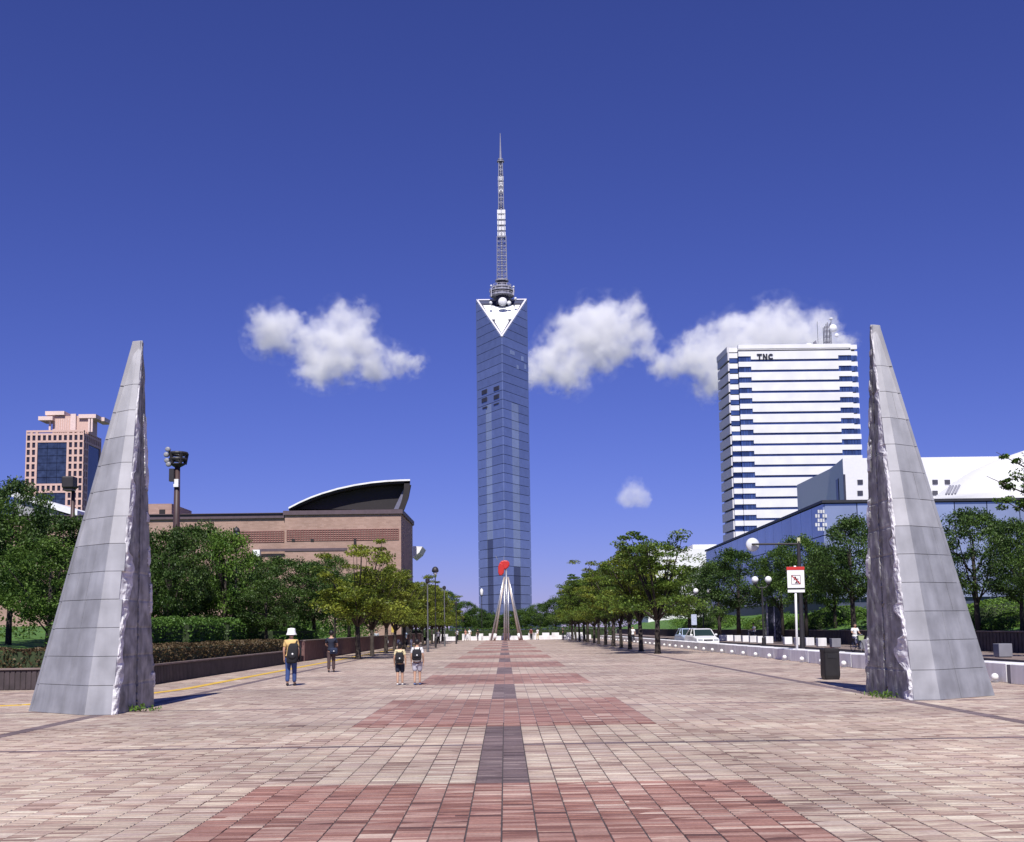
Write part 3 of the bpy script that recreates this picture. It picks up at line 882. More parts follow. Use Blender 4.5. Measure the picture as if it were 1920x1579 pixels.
# ================================================================== the two split obelisks
def obelisk(label, a_uv, b_uv, c_uv, v_top, sg, seed):
    """half of a faceted pyramid: inner plane x=xin broken and rough, outer facets clad with granite slabs. local coords: (out, y, z)"""
    ga, gb, gc = gnd(*a_uv), gnd(*b_uv), gnd(*c_uv)
    xin = (ga.x + gb.x) / 2
    yc = (ga.y + gb.y) / 2
    H = at(a_uv[0], v_top, yc).z
    t = thing('obelisk', label, 'obelisk', (xin, yc, 0), 'split stone obelisks either side of the plaza')
    rr = random.Random(seed)
    def W(o, y, z): return Vector((sg * o, y, z))
    hw, oc, yo = (gb.y - ga.y) / 2, abs(gc.x - xin), gc.y - yc
    base = {'A': (0, -hw), 'D': (.62, -hw * 1.02), 'C': (oc, yo), 'E': (.6, hw * .9), 'B': (0, hw)}
    top = {'A': (0, -.035), 'D': (.08, -.035), 'C': (.235, .01), 'E': (.07, .03), 'B': (0, .005)}
    def P(k, z):
        s = z / H
        return Vector((base[k][0] * (1 - s) + top[k][0] * s, base[k][1] * (1 - s) + top[k][1] * s, z))
    # courses: short at the foot, one tall top stone
    n = 12
    zs = [0.0] + [0.57 * (i + 1) for i in range(n)]
    k_ = (H - 1.02) / zs[-1]
    zs = [z * k_ for z in zs] + [H]
    core = MB()
    rings = []
    for z in (0.0, H - .06):
        c = (P('A', z) + P('C', z) + P('B', z)) / 3
        ring = []
        for k in 'ADCEB':
            p = P(k, z)
            d = Vector((c.x - p.x, c.y - p.y, 0))
            inset = min(.33 if k in 'AB' else .1, d.length * .45)
            p = p + d.normalized() * inset
            p.x = max(p.x, min(.16, .04 + .12 * (1 - z / H)))
            ring.append(W(*p))
        rings.append(ring)
    core.loft(rings)
    core.build('core', M['mortar'], t, local=True)
    # cladding slabs
    segs, zz = [], 0.0
    while zz < H + 1:                      # the break runs in stretches: flat bites, then a jut
        segs.append((zz, rr.choice([.15, .35, .5, .7, .95, 1.0]) * rr.uniform(.7, 1.1), rr.uniform(0, 1)))
        zz += rr.choice([.12, .2, .33, .5, .8]) * rr.uniform(.7, 1.2)
    def bite(z, k):
        for i in range(len(segs) - 1):
            if segs[i][0] <= z < segs[i + 1][0]:
                f = (z - segs[i][0]) / (segs[i + 1][0] - segs[i][0])
                f = max(0, (f - .62) / .38)
                return segs[i][k] * (1 - f) + segs[i + 1][k] * f
        return .5
    def chip(z): # width of the broken corner along the front facet
        a = noise.noise(Vector((z * 2.3, seed * 5.1, 0))) * .5 + .5
        b = noise.noise(Vector((z * 7.0, seed * 3.3, 4))) * .5 + .5
        c2 = noise.noise(Vector((z * 19.0, seed, 9)))
        return max(.012, (.02 + .26 * a ** 2 * b + .014 * c2) * (1.12 - .75 * z / H))
    def slab(k0, k1, za, zb, f0, f1, jag=False):
        g = .0035
        a0, b0 = P(k0, za + g), P(k1, za + g)
        a1, b1 = P(k0, zb - g), P(k1, zb - g)
        L0, L1 = (b0 - a0).length, (b1 - a1).length
        q = [a0.lerp(b0, f0) , a0.lerp(b0, f1), a1.lerp(b1, f1), a1.lerp(b1, f0)]
        nn = (b0 - a0).cross(a1 - a0)
        nn.normalize()
        cen = (P('A', za) + P('B', za) + P('C', za)) / 3
        if nn.dot(a0 - cen) < 0: nn = -nn
        nn = nn
        u0, u1 = (q[1] - q[0]).normalized(), (q[2] - q[3]).normalized() if (q[2] - q[3]).length > 1e-5 else (q[1] - q[0]).normalized()
        gg = g * .8
        q = [q[0] + u0 * (0 if jag else gg), q[1] - u0 * gg, q[2] - u1 * gg, q[3] + u1 * (0 if jag else gg)]
        off = rr.uniform(-.004, .004)
        b = .005
        c = sum(q, Vector()) / 4
        rim = [p + nn * (off - b) for p in q]
        face = [p + (c - p).normalized() * b * 1.3 + nn * off for p in q]
        back = [p - nn * .12 + (c - p) * .02 for p in q]
        mb = MB()
        mb.loft([[W(*p) for p in back], [W(*p) for p in rim], [W(*p) for p in face]])
        mb.build('stone_slab', M[['granite', 'granite_mid', 'granite_clean_lit'][min(2, (0 if za < H * .42 else (1 if za < H * .72 else 2)) + (k1 == 'D'))]], t, local=True)  # A-D slabs go one stone paler: sunlit band put into the colour
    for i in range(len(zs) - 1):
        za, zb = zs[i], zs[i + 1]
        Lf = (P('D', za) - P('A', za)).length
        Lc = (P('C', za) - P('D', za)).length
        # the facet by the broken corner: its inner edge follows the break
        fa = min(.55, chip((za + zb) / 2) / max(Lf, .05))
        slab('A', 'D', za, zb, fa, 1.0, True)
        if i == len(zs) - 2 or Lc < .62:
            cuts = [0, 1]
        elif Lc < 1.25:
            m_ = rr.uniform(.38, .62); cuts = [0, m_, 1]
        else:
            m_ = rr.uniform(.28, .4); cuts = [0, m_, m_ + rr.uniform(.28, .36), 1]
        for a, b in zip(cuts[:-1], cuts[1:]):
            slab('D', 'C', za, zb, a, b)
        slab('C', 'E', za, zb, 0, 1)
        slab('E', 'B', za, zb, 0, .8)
    # top stone
    MB().loft([[W(*(P(k, H - .05))) for k in 'ADCEB'], [W(*(P(k, H))) for k in 'ADCEB']])  .build('cap_stone', M['granite_clean_lit'], t, local=True)
    # broken corner between facet and inner plane
    N = 300
    vs, fs = [], []
    def inner(z):  # how far back on the inner plane the break runs
        a = noise.noise(Vector((z * 1.9, seed * 2.7, 7))) * .5 + .5
        b = noise.noise(Vector((z * 6.1, seed * 1.7, 2))) * .5 + .5
        return max(.03, (.05 + .72 * bite(z, 1) * (.75 + .5 * bite(z, 2)) * (.7 + .6 * b) * .9 + .05 * noise.noise(Vector((z * 17, seed, 3)))) * (1.0 - .80 * z / H))
    K = 7
    for j in range(N + 1):
        z = H * .985 * j / N
        A, D = P('A', z), P('D', z)
        d1 = (D - A).normalized()
        # facet break follows the slab of its course at a fixed distance, rough between
        ci = max(k for k in range(len(zs) - 1) if zs[k] <= z + 1e-6)
        zm = (zs[ci] + zs[ci + 1]) / 2
        p1 = A + d1 * min(chip(zm) + .012, .9 * (D - A).length)
        p2 = A + Vector((0, min(inner(z), .45 * (P('B', z) - A).length), 0))
        w = chip(z)
        for k in range(K):
            f = k / (K - 1)
            p = p1.lerp(p2, f)
            amp = .075 * (1.1 - .85 * z / H) * math.sin(math.pi * f)
            d = noise.noise(Vector((z * 4.2 + 2, f * 1.7, seed * 4.4))) + .55 * noise.noise(Vector((z * 12, f * 4, seed)))
            out = Vector((-.55, -.83, 0))
            p = p + out * (amp * d + (.05 * (1 - z / H) + .008) * math.sin(math.pi * f)) + Vector((0, 0, .02 * noise.noise(Vector((z * 9, f * 5, 1)))))
            vs.append(W(*p))
    for j in range(N):
        for k in range(K - 1):
            a = j * K + k
            fs.append((a, a + 1, a + K + 1, a + K))
    MB().add(vs, fs).build('broken_edge', M['granite_fresh'], t, local=True)
    # split inner face with the narrow slot, course joints and broken lumps along the back edge
    NZ, NY = 190, 44
    vs, fs, mi = [], [], []
    fresh = []
    for j in range(NZ + 1):
        z = H * .985 * j / NZ
        A, B = P('A', z), P('B', z)
        y0 = A.y + min(inner(z), .45 * (B.y - A.y)) - .01
        y1 = B.y
        jd = min(abs(z - q) for q in zs[1:-1])
        for i in range(NY + 1):
            f = i / NY
            y = y0 + (y1 - y0) * f
            w = y1 - y0
            d = .012 * noise.noise(Vector((y * 5, z * 4, seed)))
            d += .03 * max(0, noise.noise(Vector((y * 2.2, z * 1.3, seed + 5))))
            e = (1 - f) * w
            lump = noise.noise(Vector((z * 1.5, 3.0, seed * 6.1))) + .25 * noise.noise(Vector((z * 9.0, y * 6, seed)))
            fr = 0
            if e < .16 * (1 + lump) and lump > .02 and z < H * .93:
                d += (.02 + .07 * lump) * (1.1 - .6 * z / H)
                fr = 1
            if abs(y - (.06 * (1 - z / H) - .0)) < .030 * (1 - z / H) + .014 and z < H * .9: d -= .30 * min(1, w)
            elif jd < .012: d -= .012
            vs.append(W(-d, y, z))
            fresh.append(fr)
    for j in range(NZ):
        for i in range(NY):
            a = j * (NY + 1) + i
            q = (a, a + 1, a + NY + 2, a + NY + 1)
            fs.append(q)
            mi.append(1 if sum(fresh[v] for v in q) >= 3 else 0)
    o = MB().add(vs, fs).build('split_face', [M['granite_dark'], M['granite_fresh']], t, local=True)
    o.data.polygons.foreach_set('material_index', mi)
    return t
obelisk('weathered grey stone half obelisk with rough split side, standing left beside the brown hedge', (226, 1340.5), (279, 1324.5), (53, 1334), 640, -1, 3)
obelisk('weathered grey stone half obelisk with rough split side, standing right beside the black bin', (1690, 1313.5), (1641, 1298), (1866, 1304.5), 609, 1, 9)
# weeds at their feet
def weeds(label, x, y, seed, n=60):
    rs = np.random.RandomState(seed)
    t = tag(put('weeds', None, None), None) if False else None
    pts = np.stack([x + rs.normal(0, .22, n), y + rs.normal(0, .16, n), rs.uniform(.01, .13, n)], axis=1)
    v, f = leaf_quads(pts, .11, .4, rs, .3)
    o = put('weeds', quads_mesh('weeds', v, f, [M['leaf_pale']], tint=rs.uniform(.2, .6, n)), None)
    tag(o, kind='stuff')
weeds('', -7.72, 24.0, 3, 70); weeds('', 8.33, 24.9, 4, 110)

# ================================================================== the glass tower
def tower():
    YF, YB = 505.0, 526.0
    fb = at(947.5, 1145, YF)
    L0, R0 = at(899, 1140, YB), at(996.5, 1140, YB)
    Lt, Rt, Ft = at(894.5, 562, YB), at(988.5, 562, YB), at(943, 632, YF)
    zT, zF = (Lt.z + Rt.z) / 2, Ft.z
    xl, xr, xf = L0.x, R0.x, fb.x
    t = thing('glass_tower', 'very tall triangular blue mirror glass tower with white sloping top and lattice mast', 'tower', (xf, YF, 0))
    glass = {}
    def gm(name, col, met, rough, spec=.5):
        m = mat(name, col, rough, met, var=.07, scale=.35, rnd=.09, spec=spec)
        return m
    G_left = gm('mirror glass', (0.29, 0.35, 0.51), .62, .16)
    G_dark = gm('mirror glass dark', (0.10, 0.12, 0.20), .5, .25)
    G_light = gm('lift shaft glass', (0.38, 0.45, 0.58), .45, .22)
    joint = mat('tower joints', (0.06, 0.07, 0.13), .5, .2)
    trim = mat('tower rim', (0.62, 0.60, 0.68), .5)
    white = mat('white roof panel', (0.82, 0.83, 0.80), .55, var=.04)
    dark = mat('dark rim', (0.035, 0.035, 0.06), .6)
    # dark core
    e = .45
    mb = MB()
    lo = [Vector((xl + e, YB - .2, 0)), Vector((xf, YF + 2 * e, 0)), Vector((xr - e, YB - .2, 0))]
    hi = [Vector((xl + e, YB - .2, zT - .5)), Vector((xf, YF + 2 * e, zF - .8)), Vector((xr - e, YB - .2, zT - .5))]
    mb.loft([lo, hi])
    mb.build('wall', joint, t)
    strip_z0, strip_z1 = {}, {}
    def zat(v, y): return at(945, v, y).z
    bands = []
    z = 0.0
    pitch = (zT - 0) / 37.5
    while z < zT - .3:
        bands.append((z, min(z + pitch, zT - .02)))
        z += pitch
    def face(A, B, zA, zB, cuts, stripz, side):
        """A: outer corner, B: front corner, tops at zA / zB; panels per storey clipped by the sloping roof"""
        A, B = Vector((A.x, A.y, 0)), Vector((B.x, B.y, 0))
        L = (B - A).length
        d = (B - A) / L
        nrm = Vector((d.y, -d.x, 0))
        if nrm.y > 0: nrm = -nrm
        for z0, z1 in bands:
            za, zb = z0 + .11, z1 - .11
            cs_ = cuts if z1 < stripz[1] and z0 >= 0 else [0, 1]
            for i in range(len(cs_) - 1):
                s0, s1 = cs_[i] * L + (.05 if i else .0), cs_[i + 1] * L - (.05 if i + 1 < len(cs_) - 1 else 0)
                poly = [(s0, za), (s1, za), (s1, zb), (s0, zb)]
                out = []                                    # clip under the roof line
                fn = lambda s, z: (zA + (zB - zA) * s / L - .55) - z
                for k in range(4):
                    p, q = poly[k], poly[(k + 1) % 4]
                    fp, fq = fn(*p), fn(*q)
                    if fp >= 0: out.append(p)
                    if fp * fq < 0:
                        tt = fp / (fp - fq)
                        out.append((p[0] + (q[0] - p[0]) * tt, p[1] + (q[1] - p[1]) * tt))
                if len(out) < 3: continue
                mid = len(cs_) > 2 and i == 1
                m = G_left
                if mid: m = G_light if (z0 + z1) / 2 > stripz[0] else G_dark
                inset = .12 if mid else 0.0
                pts = [A + d * s + Vector((0, 0, z)) + nrm * (.25 - inset) for s, z in out]
                MB().prism(pts, -nrm * .5).build('glass_panel', m, t)
        return A, d, nrm, L
    A1 = face(Vector((xl, YB, 0)), Vector((xf, YF, 0)), zT, zF, [0, .36, .58, 1], (zat(1020, YF + 10), zat(752, YF + 10)), 0)
    A2 = face(Vector((xr, YB, 0)), Vector((xf, YF, 0)), zT, zF, [0, .42, .68, 1], (zat(1062, YF + 10), zat(742, YF + 10)), 1)
    face(Vector((xl, YB + .3, 0)), Vector((xr, YB + .3, 0)), zT, zT, [0, 1], (0, 0), 2)
    # dark openings of the plant floors on the left face
    for u0, u1, v0, v1 in ((903.5, 913, 731, 739), (926, 935.5, 724.5, 732), (903.5, 913, 746, 754), (926, 935.5, 740, 748), (905, 913, 763, 766), (926, 935, 756.5, 759)):
        A, d, nrm, L = A1
        def onface(u, v):
            # ray against the left face plane
            r = ray(u, v)
            pl = A + nrm * .33
            tt = (pl - Vector((0, 0, EYE))).dot(nrm) / r.dot(nrm)
            return Vector((0, 0, EYE)) + r * tt
        p0, p1 = onface(u0, (v0 + v1) / 2), onface(u1, (v0 + v1) / 2)
        c = (p0 + p1) / 2
        w = (p1 - p0).length
        h = (v1 - v0) / F_PX * c.y
        MB().obox(c, d * w, nrm * .3, (0, 0, h)).build('opening', dark, t)
    # observation floors on the right face
    A, d, nrm, L = A2
    for (s, zc, w, h, m) in ((.62, zat(661, 512), .5, 1.9, trim), (.23, zat(672, 520), .25, 2.2, trim), (.12, zat(689, 524), .2, 2.2, trim), (.42, zat(688, 516), .22, 1.8, trim)):
        MB().obox(A + d * (s * L) + nrm * .27 + Vector((0, 0, zc)), d * (w * 8), nrm * .12, (0, 0, h)).build('observation_window', G_light, t)
    # sloping top: white triangle in a dark recess with a pale rim
    a, b, c = Vector((xl, YB, zT)), Vector((xr, YB, zT)), Vector((xf, YF, zF))
    nn = (b - a).cross(c - a).normalized()
    if nn.z < 0: nn = -nn
    cen = (a + b + c) / 3
    def shrink(k): return [cen + (p - cen) * k for p in (a, b, c)]
    MB().prism([p - nn * .6 for p in (a, b, c)], nn * .35).build('roof', dark, t)
    rim = MB()
    for p, q in ((a, b), (b, c), (c, a)):
        dd = (q - p)
        inn = (cen - (p + q) / 2); inn = (inn - dd.normalized() * inn.dot(dd.normalized())).normalized()
        rim.obox((p + q) / 2 + inn * .3, dd * .992, inn * .8, nn * .7)
    rim.build('roof_rim', trim, t)
    # white panel with stepped notches, on the slope
    ex = (b - a).normalized()
    ey = (a.lerp(b, .5) - c); H_ = ey.length; ey.normalize()
    Wd = (b - a).length
    def sp(x, y): return c + ex * (x * Wd / 2) + ey * (y * H_) - nn * .06
    pts = [(0, .10), (.27, .40), (.255, .47), (.42, .47), (.74, .85), (.3, .85), (.22, .82), (-.22, .82), (-.3, .85), (-.74, .85), (-.42, .47), (-.255, .47), (-.27, .40)]
    poly = [sp(x * .98, y) for x, y in pts]
    cm = sp(0, .55)
    mb = MB()
    n_ = len(poly)
    for i in range(n_):
        mb.prism([cm, poly[i], poly[(i + 1) % n_]], -nn * .15)
    mb.build('roof_panel', white, t)
    # drum, decks and dishes at the foot of the mast
    steel = mat('mast steel', (0.30, 0.30, 0.36), .5, .3)
    white_s = mat('antenna white', (0.70, 0.70, 0.72), .5)
    YC = YF + 17.5
    mc = at(941.5, 560, YC)
    def zc(v): return at(941, v, YC).z
    px = YC / F_PX
    C0 = Vector((mc.x, YC, 0))
    for v0, v1, rpx, mm, nm in ((572, 556, 12, dark, 'drum'), (556, 553, 23, steel, 'deck'), (553, 548, 15, dark, 'drum'), (548, 545, 24, steel, 'deck'), (545, 540, 14, dark, 'drum'), (540, 537.5, 18, steel, 'deck'), (537.5, 528, 9, dark, 'drum'), (528, 525.5, 13, steel, 'deck')):
        MB().lathe([(rpx * px, zc(v0)), (rpx * px, zc(v1))], C0, 20).build(nm, mm, t)
    rail = MB()
    for v, rpx in ((551, 23), (543, 24), (535, 18)):
        rail.torus(C0 + Vector((0, 0, zc(v))), rpx * px, .1, 'Z', 24, 5)
        for k in range(12):
            a_ = k * math.pi / 6
            p = C0 + Vector((math.cos(a_) * rpx * px, math.sin(a_) * rpx * px, 0))
            rail.tube([p + Vector((0, 0, zc(v + 5))), p + Vector((0, 0, zc(v)))], .09, 5)
    rail.build('railing', trim, t)
    def dish(u, v, rpx, yo, nm='dish'):
        p = at(u, v, YC + yo)
        r = rpx * px
        MB().lathe([(.05, .45 * r), (r * .6, .25 * r), (r, -.05 * r), (r, -.16 * r), (r * .65, -.42 * r), (.05 * r, -.52 * r)], (p.x, p.y, p.z), 20, 'Y').build(nm, white_s, t, smooth=True)
    dish(942.5, 566, 8.5, -5.4); dish(954.5, 568, 4, -5.2)
    for u, v, r in ((920, 568, 3.2), (966.5, 560, 2.8), (963, 538, 2.2), (921, 536, 2.2)):
        p = at(u, v, YC - 5.5)
        MB().ball(p, r * px, 10, 7).build('radome', white_s, t, smooth=True)
    bm_ = MB(); pa = at(963, 538, YC - 5.5); bm_.tube([pa, (pa.x, pa.y, zc(560))], .18, 6); pa = at(921, 540, YC - 5.5); bm_.tube([pa, (pa.x, pa.y, zc(562))], .18, 6)
    bm_.build('bracket', trim, t)
    # lattice mast
    lat = MB()
    def lattice(v0, v1, w0, w1, n, r=.17):
        for i in range(n + 1):
            f = i / n
            v = v0 + (v1 - v0) * f
            w = (w0 + (w1 - w0) * f) * px / 2
            cx = at(941.8 - (558 - v) * .0128, v, YC).x
            z = zc(v)
            ring = [Vector((cx + sx * w, YC + sy * w, z)) for sx, sy in ((-1, -1), (1, -1), (1, 1), (-1, 1))]
            for k in range(4): lat.obox((ring[k] + ring[(k + 1) % 4]) / 2, ring[(k + 1) % 4] - ring[k], (0, 0, r * 1.3), (ring[(k + 1) % 4] - ring[k]).cross(Vector((0, 0, 1))).normalized() * r)
            if i:
                for k in range(4):
                    lat.tube([prev[k], ring[k]], r * 1.25, 5)
                    lat.tube([prev[k], ring[(k + 1) % 4]], r * .6, 4)
                    lat.tube([prev[(k + 1) % 4], ring[k]], r * .6, 4)
            prev = ring
    lattice(528, 446, 19, 17, 9)
    lattice(446, 390, 12, 10, 6)
    lattice(390, 328, 10, 8, 7)
    lattice(328, 303, 8, 7, 3)
    cxm = lambda v: at(941.8 - (558 - v) * .0128, v, YC)
    lat.tube([cxm(528), cxm(303)], .35, 6)
    lat.build('mast', steel, t)
    MB().tube([cxm(303), cxm(292), cxm(272), cxm(250)], [.55, .5, .32, .14], 8).build('needle', mat('needle', (.28, .28, .36), .5), t)
    for v0, v1, nn_, wpx in ((444, 392, 5, 8), (361, 329, 3, 5.5)):
        for i in range(nn_):
            va = v0 + (v1 - v0) * i / nn_; vb = v0 + (v1 - v0) * (i + .68) / nn_
            for sx in (-1, 1):
                for sy in (-1, 1):
                    c_ = (cxm(va) + cxm(vb)) / 2
                    w = wpx * px
                    MB().cbox((c_.x + sx * (w * .52), YC + sy * (w * .6), c_.z), (w * .92, w * .3, abs(zc(vb) - zc(va)))).build('antenna_panel', white_s, t)
    for v, rpx in ((303, 7), (299, 5)):
        MB().lathe([(rpx * px, -.25), (rpx * px, .25)], cxm(v), 14).build('deck', steel, t)
    # lobby block at the foot
    MB().box((xf - 26, YB - 4, 0), (xf + 26, YB + 20, 7)).build('lobby', G_dark, t)
tower()

# ================================================================== striped office block with the letters
def office():
    Y = 370.0
    px = Y / F_PX
    XA, XB, XC, XD = at(1367.5, 655, Y).x, at(1384, 650, Y).x, at(1595, 646, Y).x, at(1607.5, 648, Y).x
    ztop = at(1400, 646.5, Y).z
    xb, yb = at(1347, 674, Y + 15.5).x, Y + 15.5
    t = thing('office_tower', 'white and blue striped office tower with dark letters near its top', 'office tower', (XA, Y, 0))
    wall_m = mat('office white cladding', (0.74, 0.74, 0.76), .5, var=.07, scale=.2)
    side_m = mat('office cladding with side shade', (0.60, 0.59, 0.62), .55, var=.06)  # darker copy of the front cladding, side's shade put into the colour
    win_m = mat('office blue glass', (0.05, 0.085, 0.22), .15, .3, var=.2, scale=.5, spec=.7, rnd=.35)
    line_m = mat('office window line', (0.025, 0.035, 0.08), .2, .1, spec=.7)
    MB().prism([(XA + .4, Y + 2.2, 0), (XD - .4, Y + 2.2, 0), (XD - .4, Y + 30, 0), (xb + 4.5, Y + 30, 0), (xb + .4, yb, 0)], (0, 0, ztop - 1.5)).build('wall', line_m, t)
    P = 20.35 * px                        # storey
    XL2, XR2 = at(1409, 700, Y).x, at(1573, 700, Y).x    # where the deep middle spandrels begin and end
    lower = 8                             # below this storey the corner bays stand flush
    # parapet
    MB().box((XB, Y, ztop - 1.35), (XC, Y + 1.2, ztop)).build('parapet', wall_m, t)
    MB().box((XA, Y + .9, ztop - 2.3), (XB - .15, Y + 2.1, ztop - .75)).build('parapet', wall_m, t)
    MB().box((XC, Y + .5, ztop - 1.75), (XD, Y + 1.7, ztop - .3)).build('parapet', wall_m, t)
    z = ztop - 13.0 * px
    nfl = int(z / P)
    for i in range(nfl):
        zt = z - i * P
        flush = i >= lower
        hm, he = P * .775, P * .47
        MB().box((XL2, Y - .02, zt - hm), (XR2, Y + 1.0, zt)).build('spandrel', wall_m, t)
        MB().box((XB, Y, zt - he), (XL2 - .01, Y + 1.0, zt)).build('spandrel', wall_m, t)
        MB().box((XR2 + .01, Y, zt - he), (XC, Y + 1.0, zt)).build('spandrel', wall_m, t)
        MB().box((XA, Y + (0.02 if flush else .9), zt - he - (0 if flush else .35)), (XB - .15, Y + 1.9, zt - (0 if flush else .35))).build('corner_spandrel', wall_m, t)
        MB().box((XC + .02, Y + (0.02 if flush else .5), zt - he - (0 if flush else .25)), (XD, Y + 1.6, zt - (0 if flush else .25))).build('corner_spandrel', wall_m, t)
        # windows: two end strips with panes and the thin line between
        for x0, x1, n_ in ((XB, XL2, 5), (XR2, XD - .2, 6)):
            for k in range(n_):
                xa, xb_ = x0 + (x1 - x0) * k / n_, x0 + (x1 - x0) * (k + 1) / n_
                MB().box((xa + .04, Y + .35, zt - P + .05), (xb_ - .04, Y + .9, zt - he - .02)).build('window_pane', win_m, t)
        MB().box((XA + .1, Y + 1.1, zt - P), (XB - .1, Y + 1.8, zt - he)).build('window', win_m, t)
        MB().box((XL2, Y + .4, zt - P + .05), (XR2, Y + .9, zt - hm - .02)).build('window', win_m, t)
        mu = MB()
        for x0, x1 in ((XB, XL2), (XR2, XC)):
            for k in range(1, 5):
                x = x0 + (x1 - x0) * k / 5
                mu.box((x - .05, Y + .25, zt - P + .05), (x + .05, Y + .36, zt - he - .02))
        mu.build('mullions', line_m, t)
        # side
        a, b = Vector((xb, yb, 0)), Vector((XA, Y + 1.0, 0))
        d = b - a
        nn = Vector((d.y, -d.x, 0)).normalized()
        if nn.x > 0: nn = -nn
        if i % 1 == 0:
            MB().obox((a + b) / 2 + nn * .2 + Vector((0, 0, zt - P * .39)), d * .995, nn * .5, (0, 0, P * .78)).build('side_spandrel', side_m, t)
    # blank top of the side wall
    MB().obox((a + b) / 2 + nn * .22 + Vector((0, 0, z + .9)), d * .995, nn * .9, (0, 0, 2.0)).build('side_spandrel', side_m, t)
    # roof: white slab and penthouse lip
    MB().prism([(XA, Y + 2.2, ztop - 1.5), (XD, Y + 2.2, ztop - 1.5), (XD, Y + 30, ztop - 1.5), (xb + 4.2, Y + 30, ztop - 1.5), (xb, yb, ztop - 1.5)], (0, 0, .7)).build('roof', wall_m, t)
    # letters
    let = mat('sign letters', (0.02, 0.02, 0.035), .5)
    zl0, zl1 = at(1430, 674.6, Y).z, at(1430, 663.8, Y).z
    h = zl1 - zl0
    s = h * .24
    yl = Y - .35
    def letter(fn, u0, u1):
        x0, x1 = at(u0, 668, Y).x, at(u1, 668, Y).x
        mb = MB()
        fn(mb, x0, x1)
        mb.build('letter', let, t)
    def T(mb, a, b):
        mb.box((a, yl, zl1 - s), (b, yl + .3, zl1)); mb.box(((a + b) / 2 - s / 2, yl, zl0), ((a + b) / 2 + s / 2, yl + .3, zl1 - s))
    def N(mb, a, b):
        mb.box((a, yl, zl0), (a + s, yl + .3, zl1)); mb.box((b - s, yl, zl0), (b, yl + .3, zl1))
        mb.prism([(a + s, yl + .02, zl1), (a + s, yl + .02, zl1 - s * 1.4), (b - s, yl + .02, zl0), (b - s, yl + .02, zl0 + s * 1.4)], (0, .25, 0))
    def Cc(mb, a, b):
        cx, cz = (a + b) / 2, (zl0 + zl1) / 2
        rx, rz = (b - a) / 2, h / 2
        n_ = 18
        A0, A1_ = math.radians(38), math.radians(322)
        for k in range(n_):
            q = []
            for aa, f in ((A0 + (A1_ - A0) * k / n_, 1), (A0 + (A1_ - A0) * (k + 1) / n_, 1), (A0 + (A1_ - A0) * (k + 1) / n_, 0), (A0 + (A1_ - A0) * k / n_, 0)):
                q.append((cx + math.cos(aa) * (rx if f else rx - s), yl, cz + math.sin(aa) * (rz if f else rz - s)))
            mb.prism(q, (0, .3, 0))
    letter(T, 1419, 1428.5); letter(N, 1430, 1438.5); letter(Cc, 1440, 1450.2)
    return t
office()
def roof_aerials():
    Y = 376.0
    px = Y / F_PX
    z0 = at(1555, 648, Y).z - 1.2
    dk = mat('aerial steel', (.16, .16, .2), .6); wh = mat('aerial white', (.78, .78, .8), .5)
    b = at(1556, 648, Y)
    t = thing('aerial_mast', 'rooftop aerial mast with a white round dish on top of the striped office tower', 'aerial', (b.x, Y, z0))
    mb = MB()
    for u in (1547.5, 1553, 1559):
        for dy in (0, 1.6):
            p = at(u, 648, Y)
            mb.tube([(p.x, Y + dy, z0), (p.x, Y + dy, at(u, 605 if u > 1550 else 612, Y).z)], .16, 6)
    for v in (640, 630, 620, 612):
        p, q = at(1547.5, v, Y), at(1559, v, Y)
        mb.tube([p, q], .12, 5); mb.tube([(p.x, Y + 1.6, p.z), (q.x, Y + 1.6, q.z)], .12, 5)
    mb.build('frame', dk, t)
    p = at(1562, 616, Y - .8)
    MB().lathe([(.05, 1.0), (.8, .8), (1.4, 0), (1.4, -.3), (.9, -.8), (.05, -.95)], p, 16, 'Y').build('dish', wh, t, smooth=True)
    p = at(1568.5, 629, Y - .3); MB().lathe([(.05, .5), (.75, 0), (.7, -.3), (.05, -.5)], p, 14, 'Y').build('dish', wh, t, smooth=True)
    p = at(1558, 598, Y); MB().ball(p, .75, 10, 7, (1, 1, .6)).build('radome', wh, t, smooth=True)
    MB().tube([(p.x, Y, at(1558, 606, Y).z), p], .1, 5).build('pole', dk, t)
    p = at(1534, 648, Y)
    t2 = thing('aerial', 'thin whip aerial on the roof edge of the striped office tower', 'aerial', (p.x, Y, z0))
    MB().tube([(p.x, Y, z0), (p.x, Y, at(1534, 603, Y).z)], .09, 5).build('rod', dk, t2)
    p = at(1516, 646, Y)
    t3 = thing('satellite_dish', 'low white satellite dish lying on the roof of the striped office tower', 'dish', (p.x, Y, z0))
    MB().ball((p.x, Y, z0 + 1.3), 1.3, 12, 8, (1, 1, .6)).build('bowl', wh, t3, smooth=True)
    q = at(1528, 641, Y); MB().obox((q.x, Y, q.z - .6), (.8, 0, .5), (0, 1, 0), (-.25, 0, 1.5)).build('feed', dk, t3)
    MB().tube([(p.x + .6, Y, z0 + .2), (q.x, Y, q.z - .9)], .12, 5).build('arm', dk, t3)
roof_aerials()

